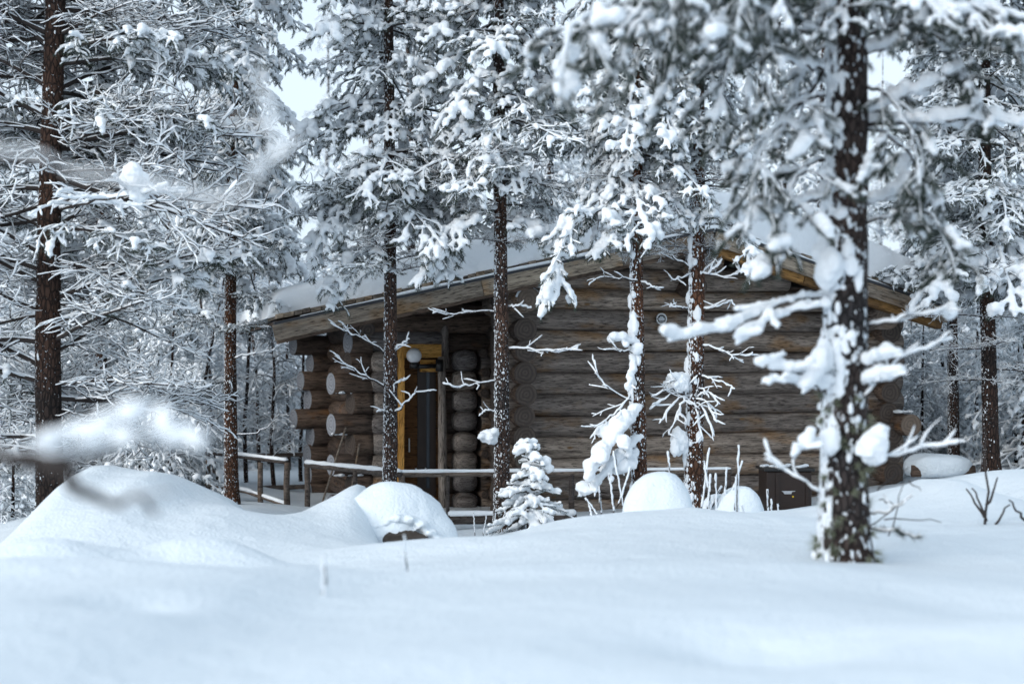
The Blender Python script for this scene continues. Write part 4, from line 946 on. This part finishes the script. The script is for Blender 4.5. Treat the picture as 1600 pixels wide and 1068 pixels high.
# ------------------------------------------------------------------ small plants
def small_spruce(label, px, py0, py1, d, seed, wide=.32):
    rg = np.random.RandomState(seed); b = W(px, py1, d); b[2] = min(b[2], G(b[0], b[1])-.02); H = W(px, py0, d)[2]-b[2]
    root = thing('young_spruce', label, 'spruce', tuple(b)); mb = MB(); mb.tube([(0, 0, 0), (0, 0, H)], [.012+.012*H, .004], 8); link('trunk', mb.mesh('trunk', [M_TWIG]), root)
    PP = mkP(needles=80, tuft=.2, nlen=.03, nw=.004, clump=.034*min(H, 1.6), cover=.6, snow=.018, ridge=.010, spacing=.06, sub=0, side=.45, voxel=.011, sidedroop=.6, gap=.3)
    n = int(H*24)+8
    for i in range(n):
        t = i/n; z = H*(.06+.9*t); L = max(.07, wide*H*(1-t)**.7*rg.uniform(.5, 1.25)); a = i*2.4+rg.normal()*.3; e = math.radians(10-25*(1-t))
        m = grow(rg, (0, 0, 0), (math.cos(a)*math.cos(e), math.sin(a)*math.cos(e), math.sin(e)), L, 6, .5, .06); B = dress(rg, m, .006, PP); (wv, wf), (s1, s2) = finish(B, PP)
        o = link('branch', make_mesh('branch', wv, wf, [M_TWIG, M_NEEDLE]), root, loc=(0, 0, z)); link('snow_load', make_mesh('snow_load', s1, s2, [M_SNOW]), o)
    return root, b
small_spruce('small bushy spruce laden with snow right of the straight pine', 826, 682, 815, 13.6, 1, .5)
def weeds(label, pts, d, r=.0045, name='dry_stalks', seed=0, snow=True):
    rg = np.random.RandomState(seed); b = W(pts[0][0], pts[0][1], d); root = None; mb = MB(); sn = MB()
    b[2] = G(b[0], b[1])
    for x0, y0, x1, y1 in pts:
        p0, p1 = W(x0, y0, d), W(x1, y1, d+rg.uniform(-.2, .2)); p0[2] -= .08
        tt = np.linspace(0, 1, 7)[:, None]; pp = p0+(p1-p0)*tt+rg.normal(size=(7, 3))*.006; mb.tube(pp-b, np.linspace(r, r*.5, 7), 5)
        tt = np.linspace(.1, 1, 16)[:, None]; pp = p0+(p1-p0)*tt+UP*r+rg.normal(size=(16, 3))*.002
        if snow: sn.tube(pp-b, r*1.5*(.7+.6*rg.rand(16)), 5)
    root = thing(name, label, 'plant', tuple(b)); link('stalks', mb.mesh('stalks', [M_TWIG]), root)
    if snow: link('frost', sn.mesh('frost', [M_FROST]), root)['kind'] = 'stuff'
weeds('frosted weed stalks between the reddish pines and the snow mounds', [(1105, 800, 1110, 740), (1120, 800, 1118, 740), (1132, 795, 1135, 730), (1100, 800, 1127, 760), (1128, 800, 1160, 720), (1095, 790, 1108, 700), (1112, 790, 1100, 720)], 13.2, .007, seed=1)
weeds('single tall frosted stalks beside the rounded mound', [(1153, 803, 1154, 695), (1156, 803, 1150, 770), (1148, 800, 1150, 745), (1165, 803, 1160, 790)], 12.4, .006, seed=2)
weeds('short frosted stalks at the foot of the reddish pine under the railing', [(960, 790, 952, 740), (940, 792, 936, 760), (935, 793, 915, 778), (975, 785, 958, 705), (965, 780, 985, 730), (925, 795, 920, 785), (1048, 760, 1044, 705)], 12.6, .006, seed=3)
weeds('grass stalks at the foot of the pine by the small spruce', [(770, 822, 775, 795), (778, 822, 790, 798), (742, 824, 740, 800), (755, 824, 760, 805), (790, 820, 800, 795)], 13.9, .004, seed=4)
weeds('thin frosted stalks beside the brown bin', [(1200, 797, 1199, 765), (1206, 797, 1205, 780), (1217, 797, 1215, 787)], 14.5, .007, seed=5)
weeds('lone short twig sticking out of the open snow at lower left', [(505, 925, 506, 868)], 5.6, .0045, seed=6)
weeds('thin pale twig below the boulder hollow', [(634, 892, 632, 835)], 7.2, .0035, seed=7)
weeds('bare dark sapling with a few upright twigs at the right', [(1541, 803, 1540, 665), (1541, 795, 1520, 760), (1538, 790, 1512, 762), (1543, 770, 1560, 745), (1552, 806, 1575, 788), (1600, 795, 1578, 780)], 9.4, .010, 'bare_sapling', seed=8, snow=False)
weeds('tangle of thin bare twigs right of the big pine foot', [(1395, 815, 1412, 745), (1360, 800, 1426, 772), (1370, 745, 1440, 690), (1375, 760, 1400, 788), (1380, 790, 1470, 815), (1370, 740, 1420, 730), (1420, 730, 1437, 765)], 8.4, .0045, 'bare_twigs', seed=9, snow=False)

# ------------------------------------------------------------------ the forest behind
def assemble(seed, H, z0, L0, L1, protos, dz, n, shape=1.0):
    rg = np.random.RandomState(seed); w_v, w_f, s_v, s_f = [], {0: [], 1: []}, [], []; nw = ns = 0; z = z0; quads = {0: [], 1: []}; sq = []; st = []
    WB, SB = MB(), MB()
    while z < H-.2:
        t = (z-z0)/(H-z0); L = L1+(L0-L1)*(1-t)**shape; a0 = rg.uniform(0, 6.28)
        for j in range(n):
            a = a0+j*2*math.pi/n+rg.normal()*.3; pr = protos[rg.randint(len(protos))]; s = L*rg.uniform(.7, 1.15)/pr['L']; ti = math.radians(rg.uniform(-28, 8))
            R = np.array((Matrix.Rotation(a, 3, 'Z') @ Matrix.Rotation(-ti, 3, 'Y') @ Matrix.Rotation(rg.normal()*.15, 3, 'X')))*s
            wv, wf, sv2, sf2 = pr['arr']; off = np.array([0, 0, z+rg.uniform(-.1, .1)])
            b0 = WB.n; WB.v.append(wv@R.T+off); WB.n += len(wv); WB.f += [(f+b0, m) for f, m in wf]
            b0 = SB.n; SB.v.append(sv2@R.T+off); SB.n += len(sv2); SB.f += [(f+b0, 0) for f, m in sf2]
        z += dz*rg.uniform(.8, 1.25)
    b0 = WB.n; WB.v += SB.v; WB.f += [(f+b0, 2) for f, m in SB.f]
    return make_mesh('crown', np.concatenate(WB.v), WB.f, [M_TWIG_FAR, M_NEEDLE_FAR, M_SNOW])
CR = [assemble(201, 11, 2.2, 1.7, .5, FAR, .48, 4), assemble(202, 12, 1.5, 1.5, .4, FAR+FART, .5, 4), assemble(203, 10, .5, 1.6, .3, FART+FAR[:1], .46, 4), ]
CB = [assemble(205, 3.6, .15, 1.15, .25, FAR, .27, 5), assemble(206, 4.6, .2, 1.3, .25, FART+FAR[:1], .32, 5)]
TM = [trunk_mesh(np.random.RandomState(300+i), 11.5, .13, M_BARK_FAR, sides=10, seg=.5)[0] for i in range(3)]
TB = trunk_mesh(np.random.RandomState(309), 3.4, .04, M_BARK_DARK, sides=8, seg=.4)[0]
for m_ in TM+[TB]: m_.name = 'trunk'
rf = np.random.RandomState(77); placed = []
def incabin(x, y):
    q = np.array([x, y, 0])-C0; u, v = q@CU, q@CV; return -4.0 < u < 6.3 and -2 < v < 6.0
def region(x, y): return 'left' if x/y < -.16 else ('right' if x/y > .24 else 'mid')
LAB = {'left': ('snow-laden pine in the forest left of the cabin', 'forest pines left of the cabin'), 'mid': ('snow-laden pine rising behind the cabin roof', 'forest pines behind the cabin'), 'right': ('snow-laden pine in the forest right of the cabin', 'forest pines right of the cabin')}
LABB = {'left': ('low snow-smothered young conifer left of the cabin', 'young conifers left of the cabin'), 'mid': ('low snow-smothered young conifer behind the cabin', 'young conifers behind the cabin'), 'right': ('low snow-smothered young conifer right of the cabin', 'young conifers right of the cabin')}
def forest(d0, d1, gap, bush, smin, smax, half=.42):
    tries = 0; n0 = len(placed); area = (d1-d0)*(d0+d1)*half
    while tries < area*6:
        tries += 1; y = rf.uniform(d0, d1); x = rf.uniform(-half, half)*y*1.0+rf.normal()*.3
        if incabin(x, y) or any(math.hypot(x-a, y-b) < (gap if c == bush else gap*.5) for a, b, c in placed): continue
        if y < 33 and -.185 < x/y < -.125 and not (bush and (y < 19 or y > 24.5)): continue
        if bush and y < 22 and -.19 < x/y < .24: continue
        placed.append((x, y, bush)); rg_ = region(x, y); pxx = 800+F*x/y
        marks = ((-120, 'past the left edge'), (30, 'behind the far-left thick pine'), (150, 'behind the thin far-left pine'), (250, 'between the thin far-left pine and the speckled one'), (362, 'behind the slim speckled pine'), (470, 'above the low left eave'), (608, 'behind the pine by the door'), (700, 'between the two pines by the door'), (784, 'behind the pine by the small spruce'), (890, 'over the left roof slope'), (1000, 'behind the left reddish pine'), (1083, 'behind the right reddish pine'), (1200, 'over the roof ridge'), (1318, 'behind the big blurred trunk'), (1410, 'by the right cabin corner'), (1490, 'behind the thin pine at the right eave'), (1570, 'behind the dark pine at the right edge'), (1720, 'past the right edge'))
        wh = min(marks, key=lambda q: abs(q[0]-pxx))[1]
        row = ('nearest row' if y < 26 else ('middle row' if y < 34 else 'farthest row')) if not bush else ('nearer row' if y < 24 else 'farther row')
        lab = (('low snow-smothered young conifer, ' if bush else 'snow-laden forest pine, ')+row+', '+wh, (LABB if bush else LAB)[rg_][1]+', '+row+', '+wh)
        root = thing('young_conifer' if bush else 'forest_pine', lab[0], 'conifer' if bush else 'pine tree', (x, y, G(x, y)-.05), lab[1], rf.uniform(0, 6.28))
        s = rf.uniform(smin, smax); root.scale = (s*rf.uniform(.9, 1.1), s*rf.uniform(.9, 1.1), s)
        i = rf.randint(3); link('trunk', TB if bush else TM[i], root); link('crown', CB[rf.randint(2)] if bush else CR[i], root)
forest(23.5, 30, 2.9, False, .85, 1.1)
forest(30, 44, 3.8, False, .95, 1.3)
forest(17.5, 24, 1.25, True, .5, 1.0, .48)
forest(24, 34, 1.7, True, .7, 1.25)
for (px, d, s, i, lab) in ((265, 17.6, .85, 0, 'dark young pine with big snow lumps behind the left snow mound'), (20, 15.2, .5, 1, 'low dark conifer bush at the far left edge'), (225, 20.0, 1.05, 1, 'young snow-heavy conifer beside the thin dark pine'),
                           (1440, 19.8, .75, 1, 'bushy frosted conifer right behind the cabin corner'), (1525, 20.5, .9, 1, 'bushy frosted conifer between the two right pines'), (1600, 18.3, 1.0, 0, 'dark-hearted conifer with snow clumps at the right edge')):
    x, y = W(px, 0, d)[:2]; root = thing('young_conifer', lab, 'conifer', (x, y, G(x, y)-.05)); root.scale = (s, s, s); link('trunk', TB, root); link('crown', CB[i], root)
# frosted birches left of the cabin
def birch(px, d, H, seed, label):
    rg = np.random.RandomState(seed); x, y = W(px, 0, d)[:2]; root = thing('frosted_birch', label, 'birch', (x, y, G(x, y)), 'thin frosted birches left of the cabin')
    tr = MB(); sn = MB(); cw = MB(); p = grow(rg, (0, 0, -.1), (rg.normal()*.05, 0, 1), H, 24, 0, .03); tr.tube(p, np.linspace(.035, .006, 25), 8); link('trunk', tr.mesh('trunk', [M_BARK]), root)
    for i in range(46):
        q0, t, _ = at_s(p, H*rg.uniform(.12, .97)); a = rg.uniform(0, 6.28); L = rg.uniform(.4, 1.2)*(1.15-q0[2]/H)
        b = grow(rg, q0, (math.cos(a), math.sin(a), .9), L, 8, .7, .12); cw.tube(b, np.linspace(.008, .002, 9), 4); sn.tube(b+UP*.008, np.linspace(.014, .008, 9)*rg.uniform(.6, 1.3, 9), 5)
        for _ in range(9):
            q1, t1_, _ = at_s(b, L*rg.uniform(.2, 1)); c_ = grow(rg, q1, t1_+rg.normal(size=3)*.7, rg.uniform(.12, .35), 5, .5, .15); cw.tube(c_, .0025, 3); sn.tube(c_+UP*.005, .009*rg.uniform(.5, 1.3, 6), 4)
    link('crown', cw.mesh('crown', [M_TWIG]), root)['kind'] = 'stuff'; link('frost', sn.mesh('frost', [M_FROST]), root)['kind'] = 'stuff'
for i, (px, d, H) in enumerate(((385, 21, 4.6), (405, 23.5, 5.5), (428, 20.5, 3.4), (452, 24, 5), (470, 22, 3.6), (335, 22.5, 4.6), (300, 21.5, 4.0), (395, 27, 6), (440, 28, 6))):
    birch(px, d, H, 400+i, ('thin frosted birch right of the slim speckled pine, low and nearest the cabin', 'tall thin birch just right of the slim speckled pine', 'short frosted birch under the left eave', 'frosted birch under the eave tip, farther back', 'short frosted birch close by the log ends', 'frosted birch at the left end of the low railing', 'frosted birch left of the low railing', 'tallest far frosted birch beyond the railing', 'far frosted birch beyond the railing, below the eave tip')[i])
# two pines that stand just outside the frame beside the photographer and shade the near snow
for i, (x, y) in enumerate(((-3.3, 2.6), (3.5, 2.8))):
    root = thing('forest_pine', ('tall', 'broad')[i]+' snow-laden pine just outside the '+('left', 'right')[i]+' edge near the camera', 'pine tree', (x, y, G(x, y)-.05), None, i*1.3)
    link('trunk', TM[i], root); o = link('crown', CR[i], root); o.location.z = 2.2
